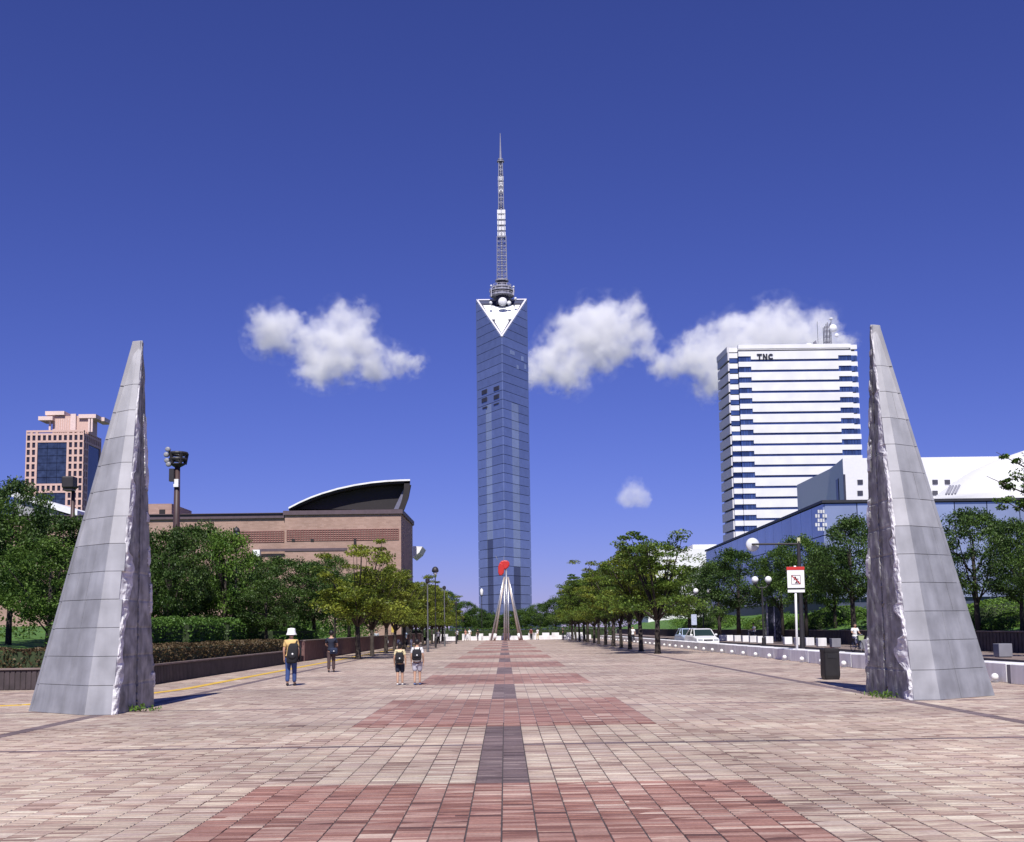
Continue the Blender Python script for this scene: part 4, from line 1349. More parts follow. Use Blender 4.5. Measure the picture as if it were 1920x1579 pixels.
# ================================================================== pink grid building far left
def grid_building():
    Y = 420.0
    Z1 = lambda zx, zy: (zx / 3.84, 600 + zy / 3.84)
    X0_, X1_ = at(*Z1(186, 900), Y).x, at(*Z1(602, 900), Y).x
    ztop = at(*Z1(390, 798), Y).z
    t = thing('grid_building', 'pink tiled office building with square dark windows in a grid and a winged roof', 'office building', (X0_, Y, 0))
    pink = mat('pink tile cladding', (0.60, 0.41, 0.35), .6, var=.08)
    glass = mat('dark window glass', (0.03, 0.025, 0.035), .2, .1, spec=.6)
    blue = mat('dark blue curtain glass', (0.035, 0.05, 0.10), .2, .2, var=.4, scale=.6, spec=.6)
    D = 18.5
    W = X1_ - X0_
    MB().box((X0_ + .6, Y + .6, 0), (X1_ - .6, Y + D, ztop - 1)).build('wall', glass, t)
    cp, rp = W / 11, 13.75 * Y / F_PX
    fr = MB()
    zr = [ztop - 1.3 - i * rp for i in range(int(ztop / rp) + 1)]
    # frame: piers and floor bands in front of the dark wall, broken by the big curtain-glass fields
    def big(i): return 1 <= i <= 6 or 8 <= i <= 9
    for k in range(12):
        x = X0_ + cp * k
        fr = MB().box((x - .42 if k else x, Y, 0), (x + .42 if k < 11 else x, Y + .9, ztop))
        if 3 <= k <= 7:
            fr = MB()
            for i in range(len(zr) - 1):
                if not big(i): fr.box((x - .42, Y, zr[i + 1]), (x + .42, Y + .9, zr[i]))
        fr.build('pier', pink, t)
    for i in range(len(zr)):
        b = MB()
        zz = zr[i]
        segs = [(0, 11)] if not (big(i) and big(i - 1)) else [(0, 2), (8, 11)]
        for a, c in segs:
            b.box((X0_ + cp * a + (.1 if a else 0), Y + .03, zz - .38), (X0_ + cp * c - (.1 if c < 11 else 0), Y + .87, zz + .38))
        b.build('floor_band', pink, t)
    MB().box((X0_, Y - .03, ztop - .5), (X1_, Y + .9, ztop + .25)).build('parapet', pink, t)
    win = MB().box((-.5 * cp + .46, -.05, -.5 * rp + .40), (.5 * cp - .46, .05, .5 * rp - .40)).mesh('window', glass)
    for i in range(min(11, len(zr) - 1)):
        for k in range(11):
            if big(i) and 2 <= k <= 7: continue
            c = Vector((X0_ + cp * (k + .5), Y + .45, zr[i] - rp / 2))
            put('window', win, t, c - ORG[t])
    for i0, i1 in ((1, 6), (8, 9)):
        for i in range(i0, i1 + 1):
            for k in range(3):
                xa = X0_ + cp * 2 + .45; xw = (cp * 6 - .9) / 3
                MB().box((xa + xw * k + .06, Y + .3, zr[i + 1] + .1), (xa + xw * (k + 1) - .06, Y + .5, zr[i] - .1)).build('curtain_pane', blue, t)
    # right side
    cs_ = D / 9
    for k in range(10):
        y = Y + .9 + (D - 1.2) * k / 9
        if 3 <= k <= 8:
            fr = MB().box((X1_ - .9, y - .35, zr[1]), (X1_, y + .35, ztop))
        else:
            fr = MB().box((X1_ - .9, y - .35, 0), (X1_ - .01, y + .35, ztop))
        fr.build('pier', pink, t)
    for i in range(len(zr)):
        MB().box((X1_ - .87, Y + .9, zr[i] - .38), (X1_ - .03, Y + (D if i < 2 else 5.2), zr[i] + .38)).build('floor_band', pink, t)
    MB().box((X1_ - .9, Y + 5.6, 0), (X1_ - .4, Y + D, zr[1] - .3)).build('curtain_pane', blue, t)
    # penthouse and its four roof wings
    rose = mat('pale roof slabs', (0.70, 0.54, 0.50), .6)
    a, b = at(*Z1(378, 790), Y + 4), at(*Z1(640, 690), Y + 4)
    MB().box((a.x, Y + 4, ztop - .5), (b.x, Y + 13, b.z)).build('penthouse', pink, t)
    mu = MB()
    for k in range(9):
        x = a.x + 1 + (b.x - a.x) * .55 * k / 9
        mu.box((x - .12, Y + 3.85, ztop), (x + .12, Y + 4.0, b.z - 1))
    mu.build('fins', rose, t)
    p = at(*Z1(528, 730), Y + 3); MB().box((p.x - 1.1, Y + 3, ztop), (p.x + .9, Y + 3.9, at(*Z1(528, 676), Y + 3).z)).build('pylon', rose, t)
    for x0, x1, zy, yo in ((275, 378, 705, 1.5), (325, 462, 668, 3), (565, 690, 690, 3), (688, 752, 712, 9)):
        p, q = at(*Z1(x0, zy), Y + yo), at(*Z1(x1, zy), Y + yo)
        MB().box((p.x, Y + yo, p.z - .9), (q.x, Y + yo + 8, p.z + .6)).build('roof_wing', rose, t)
    for zx in (358, 640, 660):
        p = at(*Z1(zx, 760), Y + 3.2); MB().box((p.x - .35, Y + 3.2, ztop), (p.x + .35, Y + 3.8, at(*Z1(zx, 700), Y + 3.2).z)).build('column', rose, t)
grid_building()

# white sloping roof behind the left trees
def shed():
    Y = 150.0
    a, b = at(15, 918, Y), at(145, 957, Y)
    t = thing('sports_hall', 'low building with a white sloping roof edge showing over the left trees', 'hall', ((a.x + b.x) / 2, Y, 0))
    wht = mat('white roof sheet', (.75, .75, .77), .5)
    MB().prism([a, b, b - Vector((0, 0, .8)), a - Vector((0, 0, .8))], (0, 22, 0)).build('roof', wht, t)
    MB().prism([(a.x + .5, Y + .6, 0), (b.x - .5, Y + .6, 0), (b.x - .5, Y + .6, b.z - .9), (a.x + .5, Y + .6, a.z - .9)], (0, 20, 0)).build('wall', mat('hall wall', (.3, .3, .32)), t)
shed()

# ================================================================== brick library
def library():
    Y = 150.0
    Z3 = lambda zx, zy: at(250 + zx / 3.491, 860 + zy / 3.491, Y)
    brickm, n, l, p = new_mat('library brick tile')
    bt = n.new('ShaderNodeTexBrick')
    bt.inputs['Scale'].default_value = 1.0
    bt.inputs['Brick Width'].default_value = .6; bt.inputs['Row Height'].default_value = .2
    bt.inputs['Mortar Size'].default_value = .012
    bt.inputs['Color1'].default_value = (.33, .21, .165, 1); bt.inputs['Color2'].default_value = (.40, .265, .215, 1); bt.inputs['Mortar'].default_value = (.32, .22, .19, 1)
    geo = n.new('ShaderNodeNewGeometry'); sx = n.new('ShaderNodeSeparateXYZ'); cx = n.new('ShaderNodeCombineXYZ')
    l.new(geo.outputs['Position'], sx.inputs[0]); ad = n.new('ShaderNodeMath'); l.new(sx.outputs[0], ad.inputs[0]); l.new(sx.outputs[1], ad.inputs[1])
    l.new(ad.outputs[0], cx.inputs[0]); l.new(sx.outputs[2], cx.inputs[1]); l.new(cx.outputs[0], bt.inputs['Vector'])
    nz = n.new('ShaderNodeTexNoise'); nz.inputs['Scale'].default_value = .35; nz.inputs['Detail'].default_value = 5; l.new(geo.outputs['Position'], nz.inputs['Vector'])
    mr = n.new('ShaderNodeMapRange'); mr.inputs[1].default_value = .3; mr.inputs[2].default_value = .7; mr.inputs[3].default_value = .86; mr.inputs[4].default_value = 1.1; l.new(nz.outputs['Fac'], mr.inputs[0])
    vm = n.new('ShaderNodeVectorMath'); vm.operation = 'SCALE'; l.new(bt.outputs['Color'], vm.inputs[0]); l.new(mr.outputs[0], vm.inputs['Scale'])
    l.new(vm.outputs[0], p.inputs['Base Color']); p.inputs['Roughness'].default_value = .8
    dark = mat('cornice', (.10, .07, .085), .6)
    infill = mat('dark roof soffit', (.022, .018, .02), .7)
    wht = mat('white roof edge', (.80, .80, .80), .45)
    grille = mat('lattice bars', (.20, .085, .075), .7)
    t = thing('library', 'long brick library with a dark cornice and a big curved lens shaped roof', 'library', (Z3(1000, 600).x, Y, 0))
    xl, xm, xr = Z3(-120, 400).x, Z3(992, 400).x, Z3(1752, 400).x
    zl, zr = Z3(600, 362).z, Z3(1400, 338).z
    cl, cr_ = Z3(600, 392).z, Z3(1400, 365).z
    MB().box((xl - 20, Y + .5, 0), (xm - .01, Y + 34, cl)).build('wall', brickm, t)
    xbk, ybk = at(773.5, 975, Y + 17).x, Y + 17
    MB().prism([(xm, Y, 0), (xr, Y, 0), (xbk, ybk, 0), (xbk - 4, ybk + 18, 0), (xm, ybk + 18, 0)], (0, 0, cr_)).build('wall', brickm, t)
    MB().box((xl - 20, Y + .2, cl), (xm - .02, Y + 34, zl)).build('cornice', dark, t)
    MB().prism([(xm - .2, Y - .3, cr_), (xr + .25, Y - .3, cr_), (xbk + .25, ybk, cr_), (xbk - 3.8, ybk + 18, cr_), (xm - .2, ybk + 18, cr_)], (0, 0, zr - cr_)).build('cornice', dark, t)
    MB().box((xl - 20, Y - .05, Z3(600, 362).z), (xm - .3, Y + .5, Z3(600, 358).z)).build('coping', dark, t)
    # thin string course, lattice screens
    z_ = Z3(1100, 597).z
    MB().box((Z3(820, 597).x, Y - .1, z_ - .18), (Z3(1400, 597).x, Y - .002, z_ + .18)).build('string_course', dark, t)
    for x0, x1, za, zb, y in ((Z3(685, 0).x, xm - .2, Z3(0, 556).z, Z3(0, 486).z, Y + .5), (Z3(1010, 0).x, Z3(1735, 0).x, Z3(1300, 535).z, Z3(1300, 466).z, Y)):
        g = MB()
        n_ = int((x1 - x0) / .36)
        for k in range(n_ + 1):
            x = x0 + (x1 - x0) * k / n_
            g.box((x - .05, y - .10, za), (x + .05, y - .004, zb))
        for k in range(6):
            z = za + (zb - za) * k / 5
            g.box((x0, y - .085, z - .045), (x1, y - .006, z + .045))
        o = g.build('lattice_screen', grille, t); o['kind'] = 'stuff'
    for zx in (1048, 1172):
        c = Z3(zx, 533); MB().cbox((c.x, Y - .05, c.z), (.45, .12, .35)).build('vent', infill, t)
    c = Z3(1452, 550); MB().cbox((c.x, Y - .1, c.z), (.35, .22, 1.0)).build('lamp_box', infill, t)
    # lens roof: curved white-edged shell over a dark recess, bowed at its right end
    top = [Z3(*q) for q in ((1018, 322), (1090, 285), (1165, 252), (1240, 225), (1340, 196), (1450, 172), (1560, 155), (1650, 146), (1740, 141), (1812, 139))]
    low = [q - Vector((0, 0, .45 if i > 0 else .3)) for i, q in enumerate(top)]
    shell = MB()
    for i in range(len(top) - 1):
        shell.prism([top[i], top[i + 1], low[i + 1], low[i]], (-3.2, 26, 0))
    # only its front edge is the white fascia; the shell behind is dark metal
    shell.build('roof_shell', infill, t)
    fas = MB()
    for i in range(len(top) - 1):
        d = Vector((0, 0, .42))
        fas.prism([top[i] + Vector((0, -.25, .06)), top[i + 1] + Vector((0, -.25, .06)), top[i + 1] + Vector((0, -.25, -.16)), top[i] + Vector((0, -.25, -.16))], (-3.25, 26.5, 0))
    fas.build('roof_edge', wht, t)
    rb = [Z3(*q) for q in ((1812, 150), (1810, 200), (1800, 258), (1786, 300), (1772, 334))]
    base_z = zr
    mb = MB()
    for i in range(len(rb) - 1):
        mb.prism([rb[i], rb[i + 1], rb[i + 1] - Vector((.8, 0, 0)), rb[i] - Vector((.8, 0, 0))], (-2.6, 20, 0))
    mb.build('roof_end', infill, t)
    rec = [Z3(1060, 322)] + [q + Vector((0, 0, -.5)) for q in top[2:]] + [Z3(1795, 250), Z3(1765, 330)]
    rec = [Vector((q.x, Y + 1.5, max(q.z, base_z - .3))) for q in rec]
    cm = Vector((sum(q.x for q in rec) / len(rec), Y + 1.5, base_z + 1))
    mb = MB()
    for i in range(len(rec)):
        mb.prism([cm, rec[i], rec[(i + 1) % len(rec)]], (0, .3, 0))
    mb.build('roof_recess', infill, t)
    # lighter glazed triangle at the right of the recess
    q = [Z3(1700, 325), Z3(1760, 325), Z3(1788, 190), Z3(1770, 180)]
    MB().prism([Vector((a.x, Y + 1.1, a.z)) for a in q], (0, .2, 0)).build('glazing', mat('pale glazing', (.16, .16, .22), .3), t)
    # rooms on the left of the roof
    a, b = at(272, 945, Y + 6), at(322, 945, Y + 6)
    MB().box((a.x, Y + 6, zl - 1), (b.x, Y + 16, a.z)).build('roof_room', brickm, t)
    c = at(304, 960, Y + 5.9); MB().cbox((c.x, Y + 5.95, c.z), (.8, .2, .7)).build('opening', infill, t)
    # curved white canopy on the far right end
    pts = [at(u, v, Y + 20) for u, v in ((774, 1024), (792, 1025), (786, 1036), (774, 1046))]
    MB().prism(pts, (0, 8, 0)).build('canopy', wht, t)
    # small white cube on a ledge and louvre low on the wall
    c = at(480, 1037, Y - 1); MB().cbox((c.x, Y - .5, c.z), (.95, .9, .9)).build('cabinet', wht, t)
    c = Z3(1172, 690); MB().cbox((c.x, Y - .04, c.z), (.8, .1, .3)).build('vent', infill, t)
library()

# ================================================================== right: glass building, white hall, dome
def glass_building():
    Yn, Yf = 120.0, 197.0
    a, b = at(1545, 942, Yn), at(1325, 1030, Yf)
    xr = 95.0
    zt = (a.z + b.z) / 2
    t = thing('glass_building', 'long low building of pale blue glass panels behind the right trees', 'glass building', (a.x, Yn, 0))
    g1 = mat('pale blue glass', (.33, .38, .52), .12, .4, var=.12, scale=.3, rnd=.14, spec=.6)
    dk = mat('roof edge', (.03, .03, .04), .5)
    fr = mat('white glazing frame', (.6, .6, .62), .5)
    core = mat('glazing core', (.06, .07, .11), .4)
    MB().prism([(a.x + .3, Yn + .3, 0), (xr, Yn + .3, 0), (xr, Yf, 0), (b.x + .3, Yf, 0)], (0, 0, zt - .3)).build('wall', core, t)
    MB().prism([(a.x - .3, Yn - .3, zt - .25), (xr, Yn - .3, zt - .25), (xr, Yf + .3, zt - .25), (b.x - .3, Yf + .3, zt - .25)], (0, 0, .3)).build('roof', dk, t)
    rows = [(0, 2.0), (2.0, 4.3), (4.3, 6.6), (6.6, 8.9), (8.9, 11.2), (11.2, zt - .3)]
    A, B = Vector((a.x, Yn, 0)), Vector((b.x, Yf, 0))
    L = (B - A).length; d = (B - A) / L; nn = Vector((-d.y, d.x, 0))
    if nn.x > 0: nn = -nn
    n_ = 16
    for k in range(n_):
        for z0, z1 in rows[2:]:
            c = A + d * (L * (k + .5) / n_) + Vector((0, 0, (z0 + z1) / 2))
            MB().obox(c, d * (L / n_ - .08), nn * .3, (0, 0, z1 - z0 - .1)).build('glass_panel', g1, t)
    nf = 17
    for k in range(nf):
        for z0, z1 in rows[2:]:
            x0 = a.x + (xr - a.x) * k / nf; x1 = a.x + (xr - a.x) * (k + 1) / nf
            MB().box((x0 + .05, Yn - .05, z0 + .05), (x1 - .05, Yn + .25, z1 - .05)).build('glass_panel', g1, t)
    # white frame panels near the corner
    f = MB()
    for i in range(5):
        for j in range(5):
            if (i * 3 + j * 2) % 4 == 0: continue
            p0, p1 = at(1529 + i * 4.6, 956 + j * 8.2, Yn - .3), at(1529 + (i + .8) * 4.6, 956 + (j + .75) * 8.2, Yn - .3)
            f.box((p0.x, Yn - .22, p1.z), (p1.x, Yn - .1, p0.z))
    f.build('glazing_frame', fr, t)
glass_building()
def white_hall():
    Y = 210.0
    a, b = at(1580, 862, Y), at(1990, 856, Y)
    zt = at(1700, 858, Y).z
    t = thing('white_hall', 'plain white hall with small square windows behind the glass building', 'hall', (a.x, Y, 0))
    w = mat('white hall wall', (.68, .68, .70), .6, var=.03)
    sd = mat('white hall side', (.62, .62, .66), .6, var=.03)
    dk = mat('hall window', (.05, .05, .07), .3)
    l_ = at(1556, 867, Y + 14)
    zb = 10
    MB().prism([(a.x, Y, zb), (b.x, Y, zb), (b.x, Y + 40, zb), (l_.x, Y + 40, zb), (l_.x, Y + 14, zb)], (0, 0, zt - zb)).build('wall', w, t)
    for u in (1612.5, 1637, 1753, 1776, 1660, 1684, 1707, 1730):
        for v in (904, 924.5):
            c = at(u, v, Y)
            s = 8.5 * Y / F_PX
            MB().cbox((c.x, Y - .02, c.z), (s * 1.2, .3, s)).build('window', dk, t)
    c = at(1583, 900, Y); MB().cbox((c.x, Y - .05, (c.z + at(1583, 938, Y).z) / 2), (.35, .3, 6)).build('joint', dk, t)
    p, q = Vector((a.x, Y, 0)), Vector((l_.x, Y + 14, 0))
    d = (q - p).normalized()
    c = p.lerp(q, .45) + Vector((0, 0, at(1567, 920, Y + 6).z))
    MB().obox(c, d * 2.4, Vector((-d.y, d.x, 0)) * .3, (0, 0, 4.5)).build('window', dk, t)
    # supporting storeys below
    MB().prism([(a.x + 1, Y + 1, 0), (b.x, Y + 1, 0), (b.x, Y + 39, 0), (l_.x + 1, Y + 39, 0), (l_.x + 1, Y + 15, 0)], (0, 0, zb)).build('lower_wall', sd, t)
white_hall()
def dome():
    Y = 175.0
    pts = [at(u, v, Y + 20) for u, v in ((1752, 942), (1776, 918), (1800, 899), (1830, 880), (1860, 866), (1890, 855), (1920, 845), (1960, 836), (2010, 830))]
    t = thing('dome', 'white shallow dome roof rising at the right edge behind the glass building', 'dome', (pts[-1].x, Y + 20, 0))
    w = mat('white dome shell', (.80, .80, .79), .5, var=.03)
    c = pts[-1]
    prof = [((c.x - p.x), p.z) for p in pts[:-1]] + [(.05, c.z + .05)]
    fine = []
    for (r0, z0), (r1, z1) in zip(prof[:-1], prof[1:]):
        for k in range(3): fine.append((r0 + (r1 - r0) * k / 3, z0 + (z1 - z0) * k / 3))
    fine.append(prof[-1])
    MB().lathe([(prof[0][0], 0)] + fine, (c.x, Y + 20, 0), 72).build('shell', w, t, smooth=True)
    r = MB()
    for k, (u, v) in enumerate(((1774, 927), (1779, 927), (1785, 927), (1791, 926))):
        p = at(u, v, Y + 1)
        q = at(u + 8, v - 16, Y + 6)
        r.tube([p, q], .18, 5)
    r.build('ribs', mat('dome ribs', (.3, .3, .34)), t)
dome()
def white_block():
    Y = 250.0
    t = thing('white_building', 'low white building showing between the avenue trees and the glass building', 'building', (at(1280, 1040, Y).x, Y, 0))
    w = mat('white block wall', (.74, .74, .76), .6, var=.04)
    a, b = at(1212, 1030, Y), at(1345, 1020, Y)
    MB().box((a.x, Y, 0), (b.x, Y + 12, a.z)).build('wall', w, t)
    p = at(1225, 1026, Y + 2); MB().box((at(1300, 1020, Y).x, Y + 1, a.z - .1), (b.x, Y + 10, b.z)).build('roof', w, t)
white_block()
# ================================================================== tripod sculpture
M['steel'] = mat('brushed steel', (.46, .46, .50), .35, .7, var=.1)
M['bronze'] = mat('brown metal', (.40, .34, .30), .45, .4, var=.15)
M['red'] = mat('red painted metal', (.50, .03, .025), .45, var=.08)
M['black'] = mat('black paint', (.018, .018, .02), .5)
M['white_paint'] = mat('white paint', (.78, .78, .77), .5, var=.04)
def sculpture():
    Y = 150.0
    b = gnd(948.5, 1200)
    b = Vector((at(948.5, 1200, Y).x, Y, 0))
    s = Y / F_PX
    def q(u, v, dy=0.0): return at(u, v, Y + dy)
    t = thing('sculpture', 'tripod of steel tubes topped by a twisted red plate, far down the plaza', 'sculpture', b)
    for u, dy, top in ((945.8, 0, 1095), (949.3, .25, 1068), (953.2, 0, 1095)):
        p = q(u, 1201, dy); p.z = 0
        MB().tube([p, q(u, top, dy)], .115, 10).build('column', M['steel'], t, smooth=True)
    for ua, ub, dy, mm in ((927, 946, -.6, 'bronze'), (974.5, 952, -.6, 'bronze'), (921, 945, 1.2, 'steel'), (979, 953, 1.2, 'steel')):
        p = q(ua, 1201, dy); p.z = 0
        MB().tube([p, q(ub, 1082, dy * .2)], [.15, .10], 10).build('leg', M[mm], t, smooth=True)
        if mm == 'bronze':
            f = (q(ub, 1082, dy * .2) - p)
            MB().tube([p + f * .03, p + f * .11], .18, 10).build('cuff', M['white_paint'], t, smooth=True)
    # red head: upper rounded plate curling into a lower fin
    mb = MB()
    up = [q(*a) for a in ((937, 1055), (940, 1052), (945, 1050.5), (951, 1051), (955, 1054), (955.5, 1059), (953, 1064), (948, 1067.5), (942, 1067), (938, 1062))]
    mb.prism(up, (0, .7, 0))
    mb.build('red_plate', M['red'], t, bevel=.12)
    lo = [Vector((p.x, p.y - .25, p.z)) for p in (q(937, 1055), q(943, 1058), q(946, 1066), q(944.5, 1075), q(941, 1079), q(936, 1079), q(934, 1074), q(934, 1063))]
    MB().prism(lo, (0, .55, 0)).build('red_fin', M['red'], t, bevel=.1)
    MB().tube([q(949.3, 1070, .25), q(946, 1060, .35)], .14, 8).build('stem', M['steel'], t)
    for (u0, v0), (u1, v1) in (((933, 1050), (929, 1042)), ((944, 1050), (945, 1043))):
        MB().tube([q(u0, v0), q(u1, v1)], .05, 5).build('spike', M['steel'], t)
    for k in (-1, 1):
        p = Vector((b.x + k * 4.4, Y + .5, 0))
sculpture()

# ================================================================== benches: white block row with ball lights, along the road
def block_row():
    mb = MB().box((-.36, -1.22, 0), (.36, 1.22, .52))
    big = mb.mesh('seat_block', M['white_stone'])
    ped = MB().box((-.345, -.275, 0), (.33, .275, .49)).mesh('gap_shade_block', M['dark_stone'])  # dark filler added to draw the shaded gap between two blocks
    ball = MB().ball((0, 0, 0), .10, 16, 10).mesh('ball_light', M['white_paint'], smooth=True)
    bowl = MB().lathe([(.05, -.04), (.10, -.03), (.10, .02)], (0, 0, -.14), 10).mesh('ball_socket', M['dark_stone'])
    n_ = 0
    y = 28.6
    while y < 152:
        x = 13.35 + (0.5 if y < 33 else 0)
        k_ = round((y - 49.6) / 3)
        lab = 'white granite block with ball light, ' + ('%s beyond the white sign post' % NTH[k_] if k_ >= 0 else '%s on the near side of the white sign post' % NTH[-k_ - 1])
        t = thing('stone_bench', lab, 'stone bench', (x, y, 0), 'white stone blocks along the road edge', rz=.06)
        o = put('seat_block', big, t)
        m_ = o.modifiers.new('bevel', 'BEVEL'); m_.width = .018; m_.segments = 2
        put('gap_shade_block', ped, t, (0, -1.5, 0))
        b = put('ball_light', ball, t, (-.55, -.95, .15))
        put('ball_socket', bowl, b)
        y += 3.0; n_ += 1
block_row()
CUBES = [99.5, 96.5, 93.6, 90.6, 84.6, 81.4, 78.6, 75.6, 72.4, 66.5, 60.5, 54.2, 48.0, 45.0, 103, 106.5, 110]
def cube_row():
    cube = MB().box((-.29, -.29, 0), (.29, .29, .56)).mesh('cube_seat', M['white_stone'])
    foot = MB().box((-.25, -.25, 0), (.25, .25, .03)).mesh('base_plate', M['dark_stone'])
    for i, y in enumerate(CUBES):
        far = y > 74
        ys_ = sorted(q for q in CUBES if (q > 74) == far)
        n__ = NTH[ys_.index(y)]
        lab = 'white cube stone seat on the far pavement, %s from the cyclist with the basket' % n__ if far else 'shaded grey cube seat on the far pavement, %s from the right edge' % n__
        t = thing('cube_seat', lab, 'stone seat', (21.35, y, .12), 'white cube seats on the far pavement' if far else 'shaded cube seats on the far pavement')
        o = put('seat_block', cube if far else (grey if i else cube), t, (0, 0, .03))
        m_ = o.modifiers.new('bevel', 'BEVEL'); m_.width = .02; m_.segments = 2
        put('base_plate', foot, t)
grey = MB().box((-.29, -.29, 0), (.29, .29, .56)).mesh('seat_block', mat('granite with painted shade', (.20, .20, .23), .7))  # seat stone darkened, the trees' shade put into its colour
cube_row()
# white blocks at the far end of the plaza
fb = MB().box((-.75, -.35, 0), (.75, .35, .58)).mesh('seat_block', M['white_stone'])
fs_ = MB().box((-.5, -.45, 0), (.5, .45, .95)).mesh('end_block', M['white_stone'])
FBU = (832, 846, 886, 912, 936, 962, 987, 1010, 1036, 1054, 1082, 1098)
for u in FBU:
    y = 158.0
    p = at(u, 1195, y)
    t = thing('stone_bench', 'white stone block at the far end of the plaza, %s from the left' % NTH[FBU.index(u)], 'stone bench', (p.x, y, 0), 'white blocks at the far end of the plaza')
    put('seat_block', fb, t)
    put('end_block', fs_, t, (.95 if u % 2 else -.95, .1, 0))

# ================================================================== lamps
M['pole_brown'] = mat('brown pole paint', (.06, .035, .035), .5, var=.1)
M['pole_dark'] = mat('dark pole paint', (.03, .027, .03), .5)
M['globe'] = mat('frosted globe', (.80, .80, .80), .35, var=.02)
def flood_mast(label, u, vtop, y, r, has_basket, z=.6):
    b = at(u, 1180, y)
    zt = at(u, vtop, y).z
    s = y / F_PX
    t = thing('floodlight_mast', label, 'floodlight mast', (b.x, y, z))
    xt = b.x
    MB().lathe([(r * 1.25, z - .3), (r * 1.1, z + 3), (r, (zt) * .6), (r * .78, zt - 26 * s)], (xt, y, 0), 14).build('pole', M['pole_brown'], t, smooth=True)
    MB().lathe([(r * .8, zt - 26 * s), (r * 2.1, zt - 21 * s), (r * 2.1, zt - 19 * s)], (xt, y, 0), 14).build('head', M['pole_dark'], t)
    if has_basket:
        k = MB()
        R_ = 16 * s
        for v, rr in ((0, R_), (-11, R_ * .9)):
            k.torus((xt + 1 * s, y, zt + v * s), rr, .11, 'Z', 20, 6)
        for i in range(5):
            a = i * math.pi * 2 / 5 + .3
            c, s_ = math.cos(a), math.sin(a)
            k.tube([(xt + s + c * R_, y + s_ * R_, zt), (xt + s + c * R_ * .8, y + s_ * R_ * .8, zt - 18 * s), (xt + c * r * 2, y + s_ * r * 2, zt - 20 * s)], .12, 5)
        k.build('basket', M['pole_dark'], t)
        lampm = mat('floodlight body', (.26, .26, .28), .4)
        for du, dv, ry in ((-12, 8, .5), (-15, -2, .2), (-14, -13, -.3), (-11, -20, -.5)):
            p = at(u + du, vtop - dv, y - .4)
            mb = MB().lathe([(.05, .2), (.12, .16), (.16, -.08), (.16, -.13), (.05, -.14)], p, 12, 'Y')
            mb.build('floodlight', lampm, t, smooth=True)
        MB().cbox(at(u - 5, 876 + 15, y - .3), (.3, .3, .8)).build('bracket', M['pole_dark'], t)
        MB().cbox(at(u + 3, 906, y - r), (.3, .2, .5)).build('sign_plate', M['white_paint'], t)
    else:
        mb = MB()
        p = at(u, vtop + 12, y - .3)
        mb.cbox(p, (22 * s, .8, 22 * s))
        mb.build('floodlight_bank', M['pole_dark'], t, bevel=.08)
        MB().cbox(p - Vector((0, 0, 14 * s)), (16 * s, .6, 4 * s)).build('bracket', M['pole_dark'], t)
    return t
flood_mast('tall brown floodlight mast with a basket of lamps on top, between obelisk and library', 327.5, 851, 70, .22, True)
flood_mast('floodlight mast with a dark square lamp head in front of the pink building', 130.5, 893, 70, .15, False)

def globe_lamp(label, u, v, y, x=None, z=.12, du=12.5):
    c = at(u, v, y)
    s = y / F_PX
    t = thing('globe_lamp', label, 'street lamp', (c.x, y, z), 'double globe lamps across the road')
    zt = c.z
    MB().lathe([(.16, z), (.15, z + .5), (.075, z + .6), (.06, zt - .6)], (c.x, y, 0), 12).build('pole', M['pole_dark'], t)
    MB().tube([(c.x - du * s, y, zt - .42), (c.x - du * s * .5, y, zt - .62), (c.x + du * s * .5, y, zt - .62), (c.x + du * s, y, zt - .42)], .05, 8).build('cross_arm', M['pole_dark'], t)
    for k in (-1, 1):
        g = MB().ball((c.x + k * du * s, y, zt), .27, 16, 10).build('globe', M['globe'], t, smooth=True)
        MB().lathe([(.09, zt - .42), (.15, zt - .36), (.15, zt - .24)], (c.x + k * du * s, y, 0), 12).build('globe_holder', M['pole_dark'], g)
globe_lamp('double globe street lamp between the disc lamp and the sign', 1428, 1087, 87)
globe_lamp('double globe street lamp above the white car', 1317, 1108, 112)

def disc_lamp():
    y = 62.0
    s = y / F_PX
    top = at(1497, 1015, y)
    c = at(1412, 1021, y)
    t = thing('street_lamp', 'tall street lamp with a big round white disc hung on a straight arm', 'street lamp', (top.x, y, 0.05))
    MB().lathe([(.17, .05), (.14, 1.2), (.10, top.z - .4), (.10, top.z)], (top.x, y, 0), 12).build('pole', M['pole_dark'], t)
    MB().tube([(top.x, y, c.z), (c.x - .1, y - .15, c.z)], .055, 8).build('arm', M['pole_dark'], t)
    R_ = 13 * s
    prof = [(.02, -.16), (R_ * .5, -.13), (R_ * .85, -.06), (R_, 0), (R_ * .85, .06), (R_ * .5, .10), (.02, .12)]
    MB().lathe(prof, (c.x, y + .12, c.z), 28, 'Y').build('disc', mat('milky lamp disc', (.62, .64, .68), .35, var=.02), t, smooth=True)
    MB().cbox((top.x, y, top.z + .05), (.16, .16, .3)).build('cap', mat('lamp cap', (.5, .5, .3), .5), t)
disc_lamp()

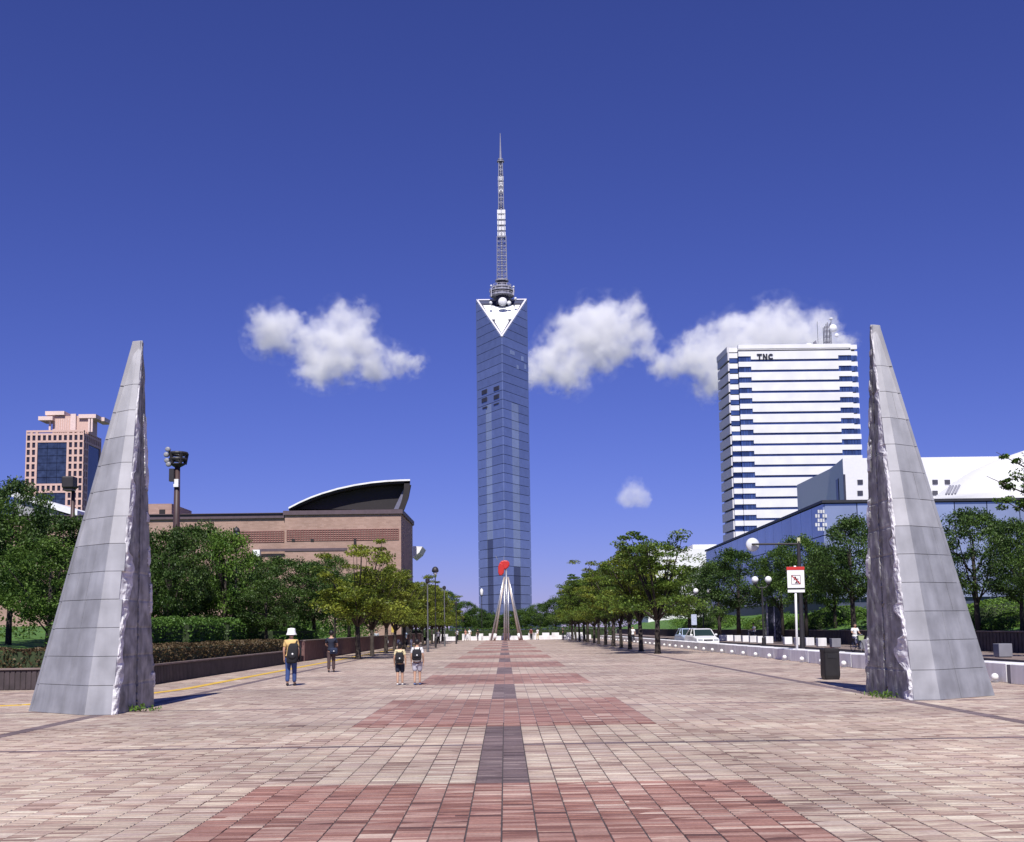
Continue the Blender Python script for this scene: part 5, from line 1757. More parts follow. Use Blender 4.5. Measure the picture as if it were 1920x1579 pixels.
def plaza_lamp(label, u, vtop, y, style):
    g = y / F_PX * 6.5 / .45
    c = at(u, vtop, y)
    t = thing('plaza_lamp', label, 'lamp post', (c.x, y, 0))
    MB().lathe([(.10, 0), (.095, .9), (.055, 1.0), (.045, c.z - .2)], (c.x, y, 0), 10).build('pole', M['pole_dark'] if style != 'thin' else mat('grey pole', (.12, .12, .13), .5), t)
    if style == 'dome':
        MB().lathe([(.42 * g, c.z - .25 * g), (.45 * g, c.z - .05 * g), (.36 * g, c.z + .25 * g), (.18 * g, c.z + .42 * g), (.02, c.z + .46 * g)], (c.x, y, 0), 16).build('hood', M['pole_dark'], t, smooth=True)
        MB().lathe([(.12 * g, c.z - .62 * g), (.26 * g, c.z - .5 * g), (.30 * g, c.z - .26 * g)], (c.x, y, 0), 14).build('lens', M['globe'], t, smooth=True)
    elif style == 'long':
        MB().lathe([(.10, c.z - .9), (.22, c.z - .75), (.24, c.z - .1), (.12, c.z + .15), (.02, c.z + .2)], (c.x, y, 0), 14).build('lens', M['globe'], t, smooth=True)
        MB().lathe([(.12, c.z - 1.0), (.16, c.z - .9)], (c.x, y, 0), 12).build('collar', M['pole_dark'], t)
    else:
        MB().lathe([(.06, c.z - .3), (.16, c.z - .22), (.16, c.z), (.03, c.z + .08)], (c.x, y, 0), 10).build('head', M['pole_dark'], t)
plaza_lamp('dark domed lantern in front of the brick library wall', 443.5, 995, 60, 'dome')
plaza_lamp('lamp post with a dark round hood beyond the left avenue row', 816, 1069, 100, 'dome')
plaza_lamp('slim lamp post with a tall white lens left of the glass tower foot', 903, 1106, 172, 'long')
plaza_lamp('first slim grey pole beside the left avenue row', 801.5, 1086, 82, 'thin')
plaza_lamp('second slim grey pole beside the left avenue row', 833, 1100, 107, 'thin')
plaza_lamp('third slim pole with a small lamp beside the left avenue row', 855, 1130, 124, 'dome2')

# ================================================================== sign, bin
def sign():
    y = 49.8
    s = y / F_PX
    b = gnd(1495, 1240)
    x = b.x; y = b.y; s = y / F_PX
    def z(v): return at(1491, v, y).z
    zc0, zc1 = z(1111), z(1069)
    xp = at(1491.5, 1090, y).x
    w = 32 * s
    t = thing('notice_sign', 'white notice sign with red top strip and crossed pictogram on a white post', 'sign', (x, y, 0))
    MB().tube([(x, y, -.05), (xp, y, z(1061))], .055, 12).build('post', M['white_paint'], t, smooth=True)
    zl = z(1103.8)
    MB().box((xp - w / 2, y - .085, zl + .03), (xp + w / 2, y - .058, zc1 - .0)).build('panel', M['white_paint'], t, bevel=.006)
    MB().box((xp - w / 2, y - .085, zc0), (xp + w / 2, y - .058, zl - .05)).build('lower_panel', M['white_paint'], t, bevel=.006)
    MB().box((xp - w / 2 - .01, y - .08, zl - .05), (xp + w / 2 + .01, y - .06, zl + .03)).build('dark_strip', M['black'], t)
    MB().box((xp - w / 2 - .02, y - .10, zc1), (xp + w / 2 + .02, y - .05, z(1065.5) + .06)).build('red_strip', M['red'], t, bevel=.01)
    # pictogram: square frame, crossed skater
    yy = y - .088
    cx, cz = xp - .0, (zl + zc1) / 2 - .02
    h = .21
    pic = MB()
    fw = .022
    pic.box((cx - h, yy - .004, cz + h - fw), (cx + h, yy, cz + h)); pic.box((cx - h, yy - .004, cz - h), (cx - h + fw, yy, cz + h - fw))
    pic.box((cx + h - fw, yy - .004, cz - h), (cx + h, yy, cz + h - fw)); pic.box((cx - h + fw, yy - .004, cz - h), (cx + h - fw, yy, cz - h + fw))
    pic.build('pictogram_frame', mat('pictogram ink', (.10, .03, .035), .6), t)
    fig = MB()
    fig.lathe([(.001, -.003), (.045, -.003), (.045, .003), (.001, .003)], (cx - .03, yy - .004, cz + .10), 14, 'Y')
    def bar(x0, z0, x1, z1, wd):
        a, b2 = Vector((x0, yy - .004, z0)), Vector((x1, yy - .004, z1))
        d = b2 - a
        fig.obox((a + b2) / 2, d, (0, .008, 0), Vector((-d.z, 0, d.x)).normalized() * wd)
    bar(cx - .02, cz + .06, cx + .06, cz - .05, .06); bar(cx + .05, cz - .04, cx + .0, cz - .13, .045); bar(cx + .06, cz - .05, cx + .14, cz - .10, .045)
    bar(cx - .01, cz + .04, cx + .12, cz + .03, .03); bar(cx - .03, cz + .05, cx - .10, cz - .02, .03); bar(cx - .05, cz - .145, cx + .17, cz - .145, .03)
    fig.build('pictogram_figure', mat('pictogram figure', (.05, .02, .025), .6), t)
    sl = MB()
    a, b2 = Vector((cx - h + .03, yy - .012, cz + h - .03)), Vector((cx + h - .03, yy - .012, cz - h + .03))
    d = b2 - a
    sl.obox((a + b2) / 2, d, (0, .004, 0), Vector((-d.z, 0, d.x)).normalized() * .035)
    sl.build('pictogram_slash', M['red'], t)
    for v in (1068, 1109):
        MB().cbox((xp, y - .05, z(v)), (.16, .04, .04)).build('clamp', M['steel'], t)
sign()
def bin_():
    b = gnd(1557.5, 1274)
    t = thing('litter_bin', 'tall black litter bin standing before the white stone blocks left of the right obelisk', 'litter bin', b)
    x, y = b.x, b.y
    w = .235
    pts = lambda r, z: [(x + r * sx, y + r * sy, z) for sx, sy in ((-1, -.85), (-.85, -1), (.85, -1), (1, -.85), (1, .85), (.85, 1), (-.85, 1), (-1, .85))]
    blk = mat('bin paint', (.014, .013, .014), .55, var=.2, scale=6)
    MB().loft([pts(w * .93, .03), pts(w, .12), pts(w * .98, .82)]).build('body', blk, t)
    MB().loft([pts(w * .9, 0), pts(w * .9, .03)]).build('foot', blk, t)
    r = MB()
    r.loft([pts(w * 1.03, .82), pts(w * 1.03, .90), pts(w * .9, .93)])
    r.build('lid', blk, t)
    MB().lathe([(.001, .002), (.13, .002), (.14, .016), (.12, .02)], (x, y, .925), 18).build('ash_tray', mat('rusty tray', (.08, .03, .02), .8), t)
    MB().cbox((x, y - w - .002, .70), (.26, .012, .12)).build('slot', M['black'], t)
bin_()

# small things on the left and right
def phone_box():
    y = 100.0
    a, b = at(1437, 1120, y), at(1466, 1182, y)
    t = thing('phone_box', 'grey phone box half hidden between the dark trees behind the globe lamp', 'phone box', ((a.x + b.x) / 2, y, .12))
    g = mat('phone box frame', (.26, .25, .32), .5); gl = mat('phone box glass', (.03, .03, .05), .15, spec=.6)
    MB().box((a.x, y, .12), (b.x, y + 1.1, a.z - .3)).build('glass', gl, t)
    f = MB()
    for x in (a.x, a.x + (b.x - a.x) * .5, b.x): f.box((x - .06, y - .06, .12), (x + .06, y + .02, a.z - .3))
    f.box((a.x - .06, y - .05, a.z - .62), (b.x + .06, y + .01, a.z - .3)); f.build('frame', g, t)
    MB().box((a.x - .15, y - .15, a.z - .3), (b.x + .15, y + 1.2, a.z)).build('roof', g, t)
phone_box()
for i, (u, v0, v1) in enumerate(((311, 1132, 1156), (322, 1130, 1154), (340, 1130, 1157))):
    y = 66.0
    a, b = at(u, v0, y), at(u, v1, y)
    t = thing('banner_post', 'narrow pale banner on a post showing below the dark trees, ' + ['closest to the obelisk', 'middle of three', 'whitest of three'][i], 'banner', (a.x, y, .9), 'pale banners below the dark trees')
    m_ = mat('banner cloth', [(.45, .55, .60), (.35, .35, .45), (.70, .74, .75)][i], .8)
    MB().box((a.x - .14, y, b.z), (a.x + .14, y + .02, a.z)).build('cloth', m_, t)
    MB().tube([(a.x - .17, y + .01, .5), (a.x - .17, y + .01, a.z + .1)], .02, 6).build('pole', M['steel'], t)
def stand_sign(label, u, v0, v1, y, wpx, col):
    a, b = at(u, v0, y), at(u, v1, y)
    s = y / F_PX
    t = thing('standing_sign', label, 'sign', (a.x, y, 0))
    MB().box((a.x - wpx * s / 2, y, b.z), (a.x + wpx * s / 2, y + .05, a.z)).build('panel', mat('sign face ' + label[:6], col, .6, var=.2, scale=4), t)
    for k in (-1, 1): MB().box((a.x + k * wpx * s * .4 - .03, y + .06, 0), (a.x + k * wpx * s * .4 + .03, y + .1, a.z)).build('post', M['pole_dark'], t)
stand_sign('small yellow sign between the left avenue trunks', 737, 1170, 1186, 118, 6, (.55, .40, .08))
stand_sign('tall pale sign board behind the white car', 1301, 1152, 1172, 100, 10, (.45, .50, .62))
for i, u in enumerate((726, 747, 771)):
    y = 90.0
    p = at(u, 1210, y)
    t = thing('notice_post', 'short pale post between the left avenue trunks, %s from the left' % NTH[i], 'post', (p.x, y, 0), 'short pale posts between the left avenue trunks')
    MB().lathe([(.05, 0), (.05, .8), (.03, .86)], (p.x, y, 0), 8).build('shaft', M['white_paint'], t)
    MB().cbox((p.x, y - .05, .72), (.2, .03, .25)).build('plate', M['white_paint'], t)

# ================================================================== white car
def car(label, u, y, x_rot=0.0, col=(.78, .78, .78)):
    c = at(u, 1200, y)
    t = thing('parked_car', label, 'car', (c.x, y, .005), rz=x_rot)
    body_m = mat('car paint', col, .25, var=.02, spec=.6); gl = mat('car glass', (.02, .035, .03), .08, spec=.8); blk = M['black']
    W = .84
    # local: +Y is the rear; nose at y=-2.1
    prof = [(-2.12, .32), (-2.18, .52), (-2.10, .70), (-1.15, .86), (-.95, .90), (1.35, .92), (1.95, .88), (2.12, .70), (2.15, .45), (2.05, .28), (-1.9, .24)]
    rings = []
    for xs_, k in ((-W, .93), (-W + .06, 1.0), (-.4, 1.015), (0, 1.02), (.4, 1.015), (W - .06, 1.0), (W, .93)):
        rings.append([(xs_, py * (1 if abs(xs_) < W - .02 else .985), .24 + (pz - .24) * k) for py, pz in prof])
    MB().loft(rings).build('body', body_m, t, local=True, bevel=.04)
    cab = [(-1.10, .86), (-.42, 1.36), (.95, 1.40), (1.72, .90)]
    rings = [[(xs_ * (1 if pz < 1 else .80), py, pz) for py, pz in cab] for xs_ in (-W + .05, -.3, .3, W - .05)]
    MB().loft(rings).build('cabin', gl, t, local=True)
    roof = [[(xs_, py, pz + .015) for py, pz in ((-.46, 1.345), (-.2, 1.40), (.5, 1.42), (.95, 1.40), (.95, 1.37), (-.42, 1.33))] for xs_ in (-.655, -.3, .3, .655)]
    MB().loft(roof).build('roof', body_m, t, local=True, bevel=.02)
    p = MB()
    for k in (-1, 1):
        p.tube([(k * .77, -1.10, .87), (k * .64, -.43, 1.36)], .032, 6); p.tube([(k * .77, 1.70, .90), (k * .64, .95, 1.40)], .05, 6); p.tube([(k * .775, .25, .90), (k * .65, .25, 1.40)], .03, 6)
    p.build('pillars', body_m, t, local=True)
    MB().box((-.34, -2.235, .56), (.34, -2.14, .64)).build('grille', blk, t, local=True)
    b = MB().box((-.80, -2.26, .30), (.80, -2.08, .50)); b.build('bumper', body_m, t, local=True, bevel=.04)
    MB().box((-.45, -2.275, .31), (.45, -2.255, .38)).build('air_intake', blk, t, local=True)
    MB().box((-.17, -2.29, .40), (.17, -2.262, .48)).build('number_plate', mat('plate', (.7, .7, .68), .5), t, local=True)
    hl = mat('headlight lens', (.55, .57, .6), .1, .2, spec=.8)
    for k in (-1, 1):
        MB().box((k * .58 - .18, -2.215, .555), (k * .58 + .18, -2.10, .685)).build('headlight', hl, t, local=True, bevel=.03)
        MB().ball((k * .93, -.82, .96), .11, 10, 6, (1, .6, .75)).build('mirror', body_m, t, local=True, smooth=True)
        for yy in (-1.32, 1.30):
            w = MB().torus((k * .74, yy, .31), .22, .09, 'X', 20, 8).build('tyre', M['black'], t, local=True, smooth=True)
            MB().lathe([(.02, -.07), (.2, -.07), (.21, .07), (.02, .08)], (k * .74, yy, .31), 14, 'X').build('rim', M['steel'], w, local=True)
car('white parked car facing the plaza beyond the white stone blocks', 1315, 84, .06)
car('pale blue car half hidden behind the white car', 1292, 94, .04, (.42, .50, .66))

# ================================================================== people
SKIN = mat('skin', (.48, .29, .20), .6, var=.06)
def cloth(name, col): return mat(name, col, .85, var=.14, scale=5, bump=.25, bscale=14)
HAIR = mat('black hair', (.012, .010, .010), .5)
def skin_mesh(name, nodes, edges, m, parent, sub=1):
    """a continuous surface grown over joints; nodes: list of (x, y, z, radius), root first"""
    me = bpy.data.meshes.new(name)
    me.from_pydata([q[:3] for q in nodes], edges, [])
    o = bpy.data.objects.new(name, me)
    COL.objects.link(o)
    o.parent = parent
    ORG[o] = ORG.get(parent, Vector())
    sk = o.modifiers.new('skin', 'SKIN')
    sk.use_smooth_shade = True
    for d, q in zip(me.skin_vertices[0].data, nodes):
        d.radius = (q[3], q[3] * (q[4] if len(q) > 4 else 1))
    me.skin_vertices[0].data[0].use_root = True
    s = o.modifiers.new('subdiv', 'SUBSURF')
    s.levels = s.render_levels = sub
    me.materials.append(m)
    return o
def person(label, x, y, h, rz, top, bottom, shoe, stride=.16, arm=(.1, .1), short_sleeve=True, shorts=False, hat=None, seated=False, z=0.0, group=None, female=False, fine=True, lean=0.0, girth=1.0, arms_fwd=False):
    t = thing('person', label, 'person', (x, y, z), group, rz)
    k = h / 1.72
    g = girth
    V = {}
    def a(n, px, py, pz, r, asp=1.0): V[n] = (px * k, (py + lean * max(0, pz - .9)) * k, pz * k, r * k, asp)
    if seated:
        hipz = .56; dz = .92 - hipz
    else:
        hipz = .92; dz = 0
    a('pelvis', 0, 0, .95 - dz, .112 * g); a('waist', 0, .01, 1.08 - dz, .115 * g); a('chest', 0, .01, 1.25 - dz, .135 * g); a('upper', 0, 0, 1.37 - dz, .115 * g)
    a('neck', 0, .01, 1.46 - dz, .052); a('nape', 0, .02, 1.52 - dz, .056); a('jaw', 0, .035, 1.575 - dz, .078); a('skull', 0, .025, 1.645 - dz, .092); a('crown', 0, .015, 1.695 - dz, .062)
    a('nose', 0, .125, 1.60 - dz, .014)
    edges = [('pelvis', 'waist'), ('waist', 'chest'), ('chest', 'upper'), ('upper', 'neck'), ('neck', 'nape'), ('nape', 'jaw'), ('jaw', 'skull'), ('skull', 'crown'), ('jaw', 'nose')]
    for s, n in ((-1, 'l'), (1, 'r')):
        sw = arm[0] if s < 0 else arm[1]
        a('sh' + n, s * .165 * (1 if not female else .92), 0, 1.385 - dz, .062)
        a('el' + n, s * .225, -.03 + sw * .3, 1.12 - dz, .043)
        if seated or arms_fwd:
            a('el' + n, s * .24, .10, 1.15 - dz, .043); a('wr' + n, s * .19, .33, 1.10 - dz, .028); hd = Vector((-s * .15, 1, -.1)).normalized()
        else:
            a('wr' + n, s * .235, .03 + sw, .885 - dz, .028); hd = Vector((s * .05, .12 + sw * .5, -1)).normalized()
        w = Vector(V['wr' + n][:3]) / k
        w.y -= lean * max(0, w.z - .9)
        p = w + hd * .055
        a('pa' + n, p.x, p.y, p.z, .032, .75)
        edges += [('upper', 'sh' + n), ('sh' + n, 'el' + n), ('el' + n, 'wr' + n), ('wr' + n, 'pa' + n)]
        if fine:
            side = Vector((0, 1, 0)) if not (seated or arms_fwd) else Vector((1, 0, 0))
            for fi in range(4):
                off = side * ((fi - 1.5) * .021)
                L = (.070, .082, .078, .060)[fi]
                r0 = p + off + hd * .03; r1 = r0 + hd * L * .55 + Vector((-s * .006, 0, 0)); r2 = r1 + hd * L * .5 + Vector((-s * .016, 0, 0))
                for q, nm, rd in ((r0, 'a', .0095), (r1, 'b', .0088), (r2, 'c', .0075)):
                    a('f%d%s%s' % (fi, nm, n), q.x, q.y, q.z, rd)
                edges += [('pa' + n, 'f%da%s' % (fi, n)), ('f%da%s' % (fi, n), 'f%db%s' % (fi, n)), ('f%db%s' % (fi, n), 'f%dc%s' % (fi, n))]
            th = w + hd * .03 + side * .035; th2 = th + side * .018 + hd * .04
            a('tha' + n, th.x, th.y, th.z, .011); a('thb' + n, th2.x, th2.y, th2.z, .009)
            edges += [('pa' + n, 'tha' + n), ('tha' + n, 'thb' + n)]
        st = stride * s
        a('hi' + n, s * .088, 0, hipz - .10, .088 * g)
        if seated:
            a('kn' + n, s * .10, .42, .52, .062); a('an' + n, s * .10, .38 + st * .3, .10, .042); a('to' + n, s * .11, .53 + st * .3, .035, .036)
        else:
            a('kn' + n, s * .092, st * .45 + .02, .50, .060); a('an' + n, s * .092, st * .85 - .02, .095 + (.05 if st < 0 else 0) * abs(stride) * 4, .042); a('to' + n, s * .105, st * .85 + .13, .035, .036)
        edges += [('pelvis', 'hi' + n), ('hi' + n, 'kn' + n), ('kn' + n, 'an' + n), ('an' + n, 'to' + n)]
    def grow(name, names, es, m, extra=0.0, mul=1.0, sub=1):
        idx = {n: i for i, n in enumerate(names)}
        nodes = [(*V[n][:3], V[n][3] * mul + extra * k, V[n][4]) for n in names]
        return skin_mesh(name, nodes, [(idx[p], idx[q]) for p, q in es if p in idx and q in idx], m, t, sub)
    grow('body', list(V), edges, SKIN)
    # shirt
    V['hem'] = (0, V['pelvis'][1], V['pelvis'][2] - .09 * k, .128 * k * g, 1)
    nm = ['waist', 'pelvis', 'hem', 'chest', 'upper', 'shl', 'shr']
    V['slvl'] = tuple(V['shl'][i] + (V['ell'][i] - V['shl'][i]) * (.72 if short_sleeve else 1) for i in range(4)) + (1,)
    V['slvr'] = tuple(V['shr'][i] + (V['elr'][i] - V['shr'][i]) * (.72 if short_sleeve else 1) for i in range(4)) + (1,)
    nm += ['slvl', 'slvr']
    es = [('hem', 'pelvis'), ('pelvis', 'waist'), ('waist', 'chest'), ('chest', 'upper'), ('upper', 'shl'), ('upper', 'shr'), ('shl', 'slvl'), ('shr', 'slvr')]
    if not short_sleeve:
        nm += ['wrl', 'wrr']; es += [('slvl', 'wrl'), ('slvr', 'wrr')]
    sh = grow('shirt', nm, es, top, .022, 1.0, 2)
    # trousers or shorts
    nm = ['pelvis', 'hil', 'hir', 'knl', 'knr']
    es = [('pelvis', 'hil'), ('pelvis', 'hir'), ('hil', 'knl'), ('hir', 'knr')]
    if not shorts:
        for n in 'lr':
            V['cu' + n] = tuple(V['kn' + n][i] + (V['an' + n][i] - V['kn' + n][i]) * 1.0 for i in range(3)) + (.050 * k, 1)
            nm.append('cu' + n); es.append(('kn' + n, 'cu' + n))
    grow('trousers' if not shorts else 'shorts', nm, es, bottom, .02 if not shorts else .034, 1.0, 2)
    for n in 'lr':
        A_, T_ = Vector(V['an' + n][:3]), Vector(V['to' + n][:3])
        hl_ = Vector((A_.x, A_.y - .045 * k, .03 * k if A_.z < .13 * k else A_.z - .05 * k))
        skin_mesh('shoe', [(A_.x, A_.y, A_.z - .035 * k, .045 * k), (*hl_, .036 * k), ((A_.x + T_.x) / 2, (A_.y + T_.y) / 2, T_.z + .012 * k, .045 * k), (*T_, .038 * k)], [(0, 1), (0, 2), (2, 3)], shoe, t, 1)
    # hair, ears, eyes
    S = Vector(V['skull'][:3])
    hr = MB().ball(S + Vector((0, -.014, .012)) * k, .112 * k, 14, 9, (.92, 1.0, 1.06))
    cut = MB()
    for v in hr.v: cut.v.append(v)
    for f in hr.f:
        c = sum((Vector(hr.v[i]) for i in f), Vector()) / len(f)
        d = (c - S) / k
        if not (d.y > .045 and d.z < .045) and not (d.z < -.085): cut.f.append(f)
    if female: cut.ball(S + Vector((0, -.05, -.08)) * k, .085 * k, 10, 6, (1.0, .55, 1.2))
    cut.build('hair', HAIR, t, local=True, smooth=True)
    if fine:
        for s in (-1, 1):
            MB().ball(S + Vector((s * .093, .0, -.035)) * k, .026 * k, 8, 6, (.4, .8, 1.2)).build('ear', SKIN, t, local=True, smooth=True)
            MB().ball(S + Vector((s * .034, .088, -.02)) * k, .011 * k, 8, 6).build('eye', M['black'], t, local=True, smooth=True)
        MB().cbox(S + Vector((0, .092, -.092)) * k, (.045 * k, .012 * k, .010 * k)).build('mouth', mat('lips', (.35, .12, .10), .5), t, local=True)
    if hat is not None:
        z0 = S.z
        MB().lathe([(.170 * k, z0 - .055 * k), (.172 * k, z0 - .05 * k), (.130 * k, z0 + .03 * k), (.124 * k, z0 + .10 * k), (.112 * k, z0 + .150 * k), (.02 * k, z0 + .165 * k)], (S.x, S.y - .005 * k, 0), 20).build('hat', hat, t, local=True, smooth=True)
    return t, k
def backpack(label, pt, k, m, w=.30, h=.42, d=.15, cx=0.0, cz=1.17, cy=-.235, tilt=0.0, name='backpack', straps=(-1, 1)):
    base = Vector(pt.location)
    t = thing(name, label, 'bag' if name != 'backpack' else 'backpack', base + Vector((cx * k, cy * k, cz * k)))
    rings = []
    for zz, f, dd in ((-.5, .80, .72), (-.42, .97, .98), (0, 1.0, 1.0), (.32, .94, .88), (.45, .78, .66), (.5, .55, .4)):
        hw, hd_ = w * k * f / 2, d * k * dd / 2
        rings.append([(hw * math.copysign(abs(math.cos(a)) ** .5, math.cos(a)) + tilt * zz * k, hd_ * math.copysign(abs(math.sin(a)) ** .5, math.sin(a)), zz * h * k) for a in [2 * math.pi * i / 16 + .2 for i in range(16)]])
    MB().loft(rings).build('bag_body', m, t, local=True, smooth=True)
    MB().ball((0, -d * k * .5, -.14 * h * k), .1 * k, 12, 8, (w * 3.6, .45, h * 1.6)).build('pocket', m, t, local=True, smooth=True)
    MB().ball((.02 * k, -d * k * .72, -.02 * k), .028 * k, 10, 6, (1, .4, 1.1)).build('tag', M['white_paint'], t, local=True)
    for s in straps:
        MB().tube([(s * .09 * k, .02 * k, h * k * .42), (s * .11 * k, .10 * k, h * k * .62), (s * .12 * k, .25 * k, h * k * .55), (s * .13 * k, .36 * k, h * k * .2), (s * .15 * k, .25 * k, -h * k * .3), (s * .12 * k, .03 * k, -h * k * .42)], .018 * k, 6).build('strap', m, t, local=True)
    return t
jeans = cloth('blue jeans', (.035, .065, .19)); black_c = cloth('black cloth', (.014, .014, .018)); navy = cloth('navy cloth', (.014, .018, .036))
yellow_c = cloth('mustard shirt', (.58, .40, .16)); white_c = cloth('white cloth', (.72, .72, .72)); grey_c = cloth('grey lilac shorts', (.42, .41, .47)); brown_c = cloth('brown trousers', (.07, .045, .045))
cream_c = cloth('cream shirt', (.62, .53, .32)); dk_shoe = mat('dark shoe', (.03, .025, .03), .5); wh_shoe = mat('white shoe', (.7, .7, .7), .5); bl_shoe = mat('blue shoe', (.10, .15, .32), .5)
p = gnd(545.5, 1286)
pt, k = person('person in white bucket hat, mustard shirt and blue jeans walking away', p.x, p.y, 1.66, -.05, yellow_c, jeans, dk_shoe, .10, (.04, .06), True, hat=cloth('white hat', (.80, .80, .80)), girth=1.12)
backpack('black shoulder pack on the back of the person in the white hat', pt, k, black_c, .34, .62, .17, .085, 1.02, -.215, .07, straps=(1,))
# dark umbrella held in the right hand
ub = thing('folded_umbrella', 'folded dark umbrella held by the person in the white hat', 'umbrella', (p.x + .26 * k, p.y + .07, .85 * k))
MB().tube([(0, -.02, -.10), (.005, -.02, .06), (.01, -.02, .34), (.012, -.02, .40)], [.012, .035, .038, .012], 10).build('canopy', black_c, ub, local=True)
MB().tube([(.012, -.02, .40), (.012, -.02, .46), (.012, .02, .48)], .008, 6).build('handle', M['black'], ub, local=True)
p = gnd(621, 1260.5)
pt, k = person('person with black hair, dark navy shirt and brown trousers walking away along the guide strip', p.x, p.y, 1.62, .02, navy, brown_c, dk_shoe, .09, (.10, .08), True, girth=1.05, arms_fwd=True)
backpack('dark blue shoulder bag slung at the hip of the person in navy', pt, k, cloth('blue bag', (.016, .024, .055)), .34, .26, .14, .13, .90, -.19, 0, 'shoulder_bag', straps=())
p = gnd(750, 1285)
pt, k = person('shorter child with black hair, cream shirt, dark shorts and white socks walking away', p.x, p.y, 1.26, .03, cream_c, navy, wh_shoe, .12, (.05, -.04), True, shorts=True, female=True, girth=1.05)
backpack('black backpack on the shorter child in the cream shirt', pt, k, black_c, .34, .44, .19, 0, 1.12, -.225)
p = gnd(782.5, 1284.5)
pt, k = person('taller child in white shirt and pale grey shorts walking away', p.x, p.y, 1.33, -.03, white_c, grey_c, bl_shoe, .08, (.03, .05), True, shorts=True, girth=1.10)
backpack('black backpack on the taller child in pale shorts', pt, k, black_c, .36, .42, .19, 0, 1.17, -.225)
# far figures
FARP = [(857, 1201, 1.60, white_c, navy, .3, 'far person in a white top walking beside the third lamp pole'),
        (873, 1199.5, 1.6, cloth('pink shirt', (.5, .25, .2)), grey_c, 2.2, 'far person in a pink top near the left end of the white blocks'),
        (880.5, 1200, 1.66, white_c, white_c, 3.0, 'far person all in white near the left end of the white blocks'),
        (896, 1199.5, 1.62, black_c, navy, 1.0, 'far person in black left of the tripod sculpture'),
        (822, 1208, 1.62, white_c, black_c, 2.8, 'far person in a white top between the slim poles'),
        (996, 1199.5, 1.66, cloth('maroon', (.12, .03, .03)), black_c, .2, 'far person in dark red right of the tripod sculpture'),
        (1008, 1199, 1.6, white_c, cream_c, -.8, 'far person in a white top right of the tripod sculpture'),
        (1056, 1198.5, 1.65, black_c, navy, 1.4, 'far person in black before the white blocks on the right'),
        (1187, 1206, 1.64, white_c, navy, 2.9, 'person in a white shirt between the right avenue trunks'),
        (1137, 1204, 1.6, white_c, black_c, .4, 'person in a white shirt among the far right avenue trunks'),
        (706, 1217, 1.62, cloth('grey shirt', (.3, .33, .36)), black_c, 3.0, 'person in a grey shirt in the shade of the left avenue row'),
        (760, 1214, 1.6, cloth('light blue shirt', (.35, .45, .6)), black_c, 2.7, 'person in a light blue shirt in the shade of the left avenue row')]
for u, v, h, a_, b_, rz, lab in FARP:
    p = gnd(u, v)
    y = min(p.y, 156.0)
    q = at(u, v, y)
    person(lab, q.x, y, h, rz, a_, b_, dk_shoe, .12, (.08, -.05), True, fine=False)

# ================================================================== cyclists across the road
def bicycle(label, x, y, rz, basket=None):
    t = thing('bicycle', label, 'bicycle', (x, y, .125 if x > 20.6 else .006), rz=rz)
    # local +Y forward
    R_ = .325
    for yy, nm in ((-.52, 'rear'), (.52, 'front')):
        w = MB().torus((0, yy, R_), R_ - .02, .02, 'X', 26, 6).build('wheel', M['black'], t, local=True)
        s = MB()
        for i in range(10):
            a = i * math.pi / 5
            s.tube([(0, yy, R_), (0, yy + math.cos(a) * .3, R_ + math.sin(a) * .3)], .004, 3)
        s.build('spokes', M['steel'], w, local=True)
    f = MB()
    for a, b in (((0, -.52, R_), (0, -.08, .28)), ((0, -.08, .28), (0, -.20, .80)), ((0, -.52, R_), (0, -.19, .74)), ((0, -.08, .28), (0, .38, .72)), ((0, -.14, .52), (0, .38, .78)), ((0, .36, .88), (0, .52, R_))):
        f.tube([a, b], .018, 6)
    f.build('frame', M['steel'], t, local=True)
    MB().tube([(-.27, .22, 1.0), (-.20, .34, 1.02), (0, .36, .98), (.20, .34, 1.02), (.27, .22, 1.0)], .015, 6).build('handlebar', M['steel'], t, local=True)
    MB().ball((0, -.22, .85), .13, 10, 6, (.75, 1.1, .35)).build('saddle', M['black'], t, local=True)
    MB().tube([(-.14, -.08, .20), (-.06, -.08, .22), (-.06, -.08, .28), (.06, -.08, .28), (.06, -.08, .34), (.14, -.08, .36)], .014, 6).build('pedals', M['black'], t, local=True)
    if basket:
        MB().loft([[(sx * .13, .5 + sy * .10, .70) for sx, sy in ((-1, -1), (1, -1), (1, 1), (-1, 1))], [(sx * .18, .52 + sy * .14, .95) for sx, sy in ((-1, -1), (1, -1), (1, 1), (-1, 1))]]).build('basket', basket, t, local=True)
    return t
def rider(label, bx, by, rz, top, bottom):
    # seated figure placed over the saddle
    off = Matrix.Rotation(rz, 3, 'Z') @ Vector((0, -.20, 0))
    t, k = person(label, bx + off.x, by + off.y, 1.58, rz, top, bottom, dk_shoe, .25, (0, 0), True, seated=True, z=(.125 if bx > 20.6 else .006) + .40, fine=True, lean=.16)
    return t
pc = gnd(1606, 1226)
bicycle('bicycle with a pale green basket ridden towards the viewer along the far kerb', 21.9 * .0 + at(1606, 1200, 64).x, 64, math.pi + .12, cloth('green basket', (.45, .55, .25)))
rider('person in a white shirt riding the bicycle with the green basket', at(1606, 1200, 64).x, 64, math.pi + .12, white_c, grey_c)
bicycle('bicycle ridden sideways behind the white cube seats', at(1411, 1190, 101).x, 101, math.pi / 2 + .25)
rider('person in white and dark clothes riding a bicycle behind the white cube seats', at(1411, 1190, 101).x, 101, math.pi / 2 + .25, white_c, navy)

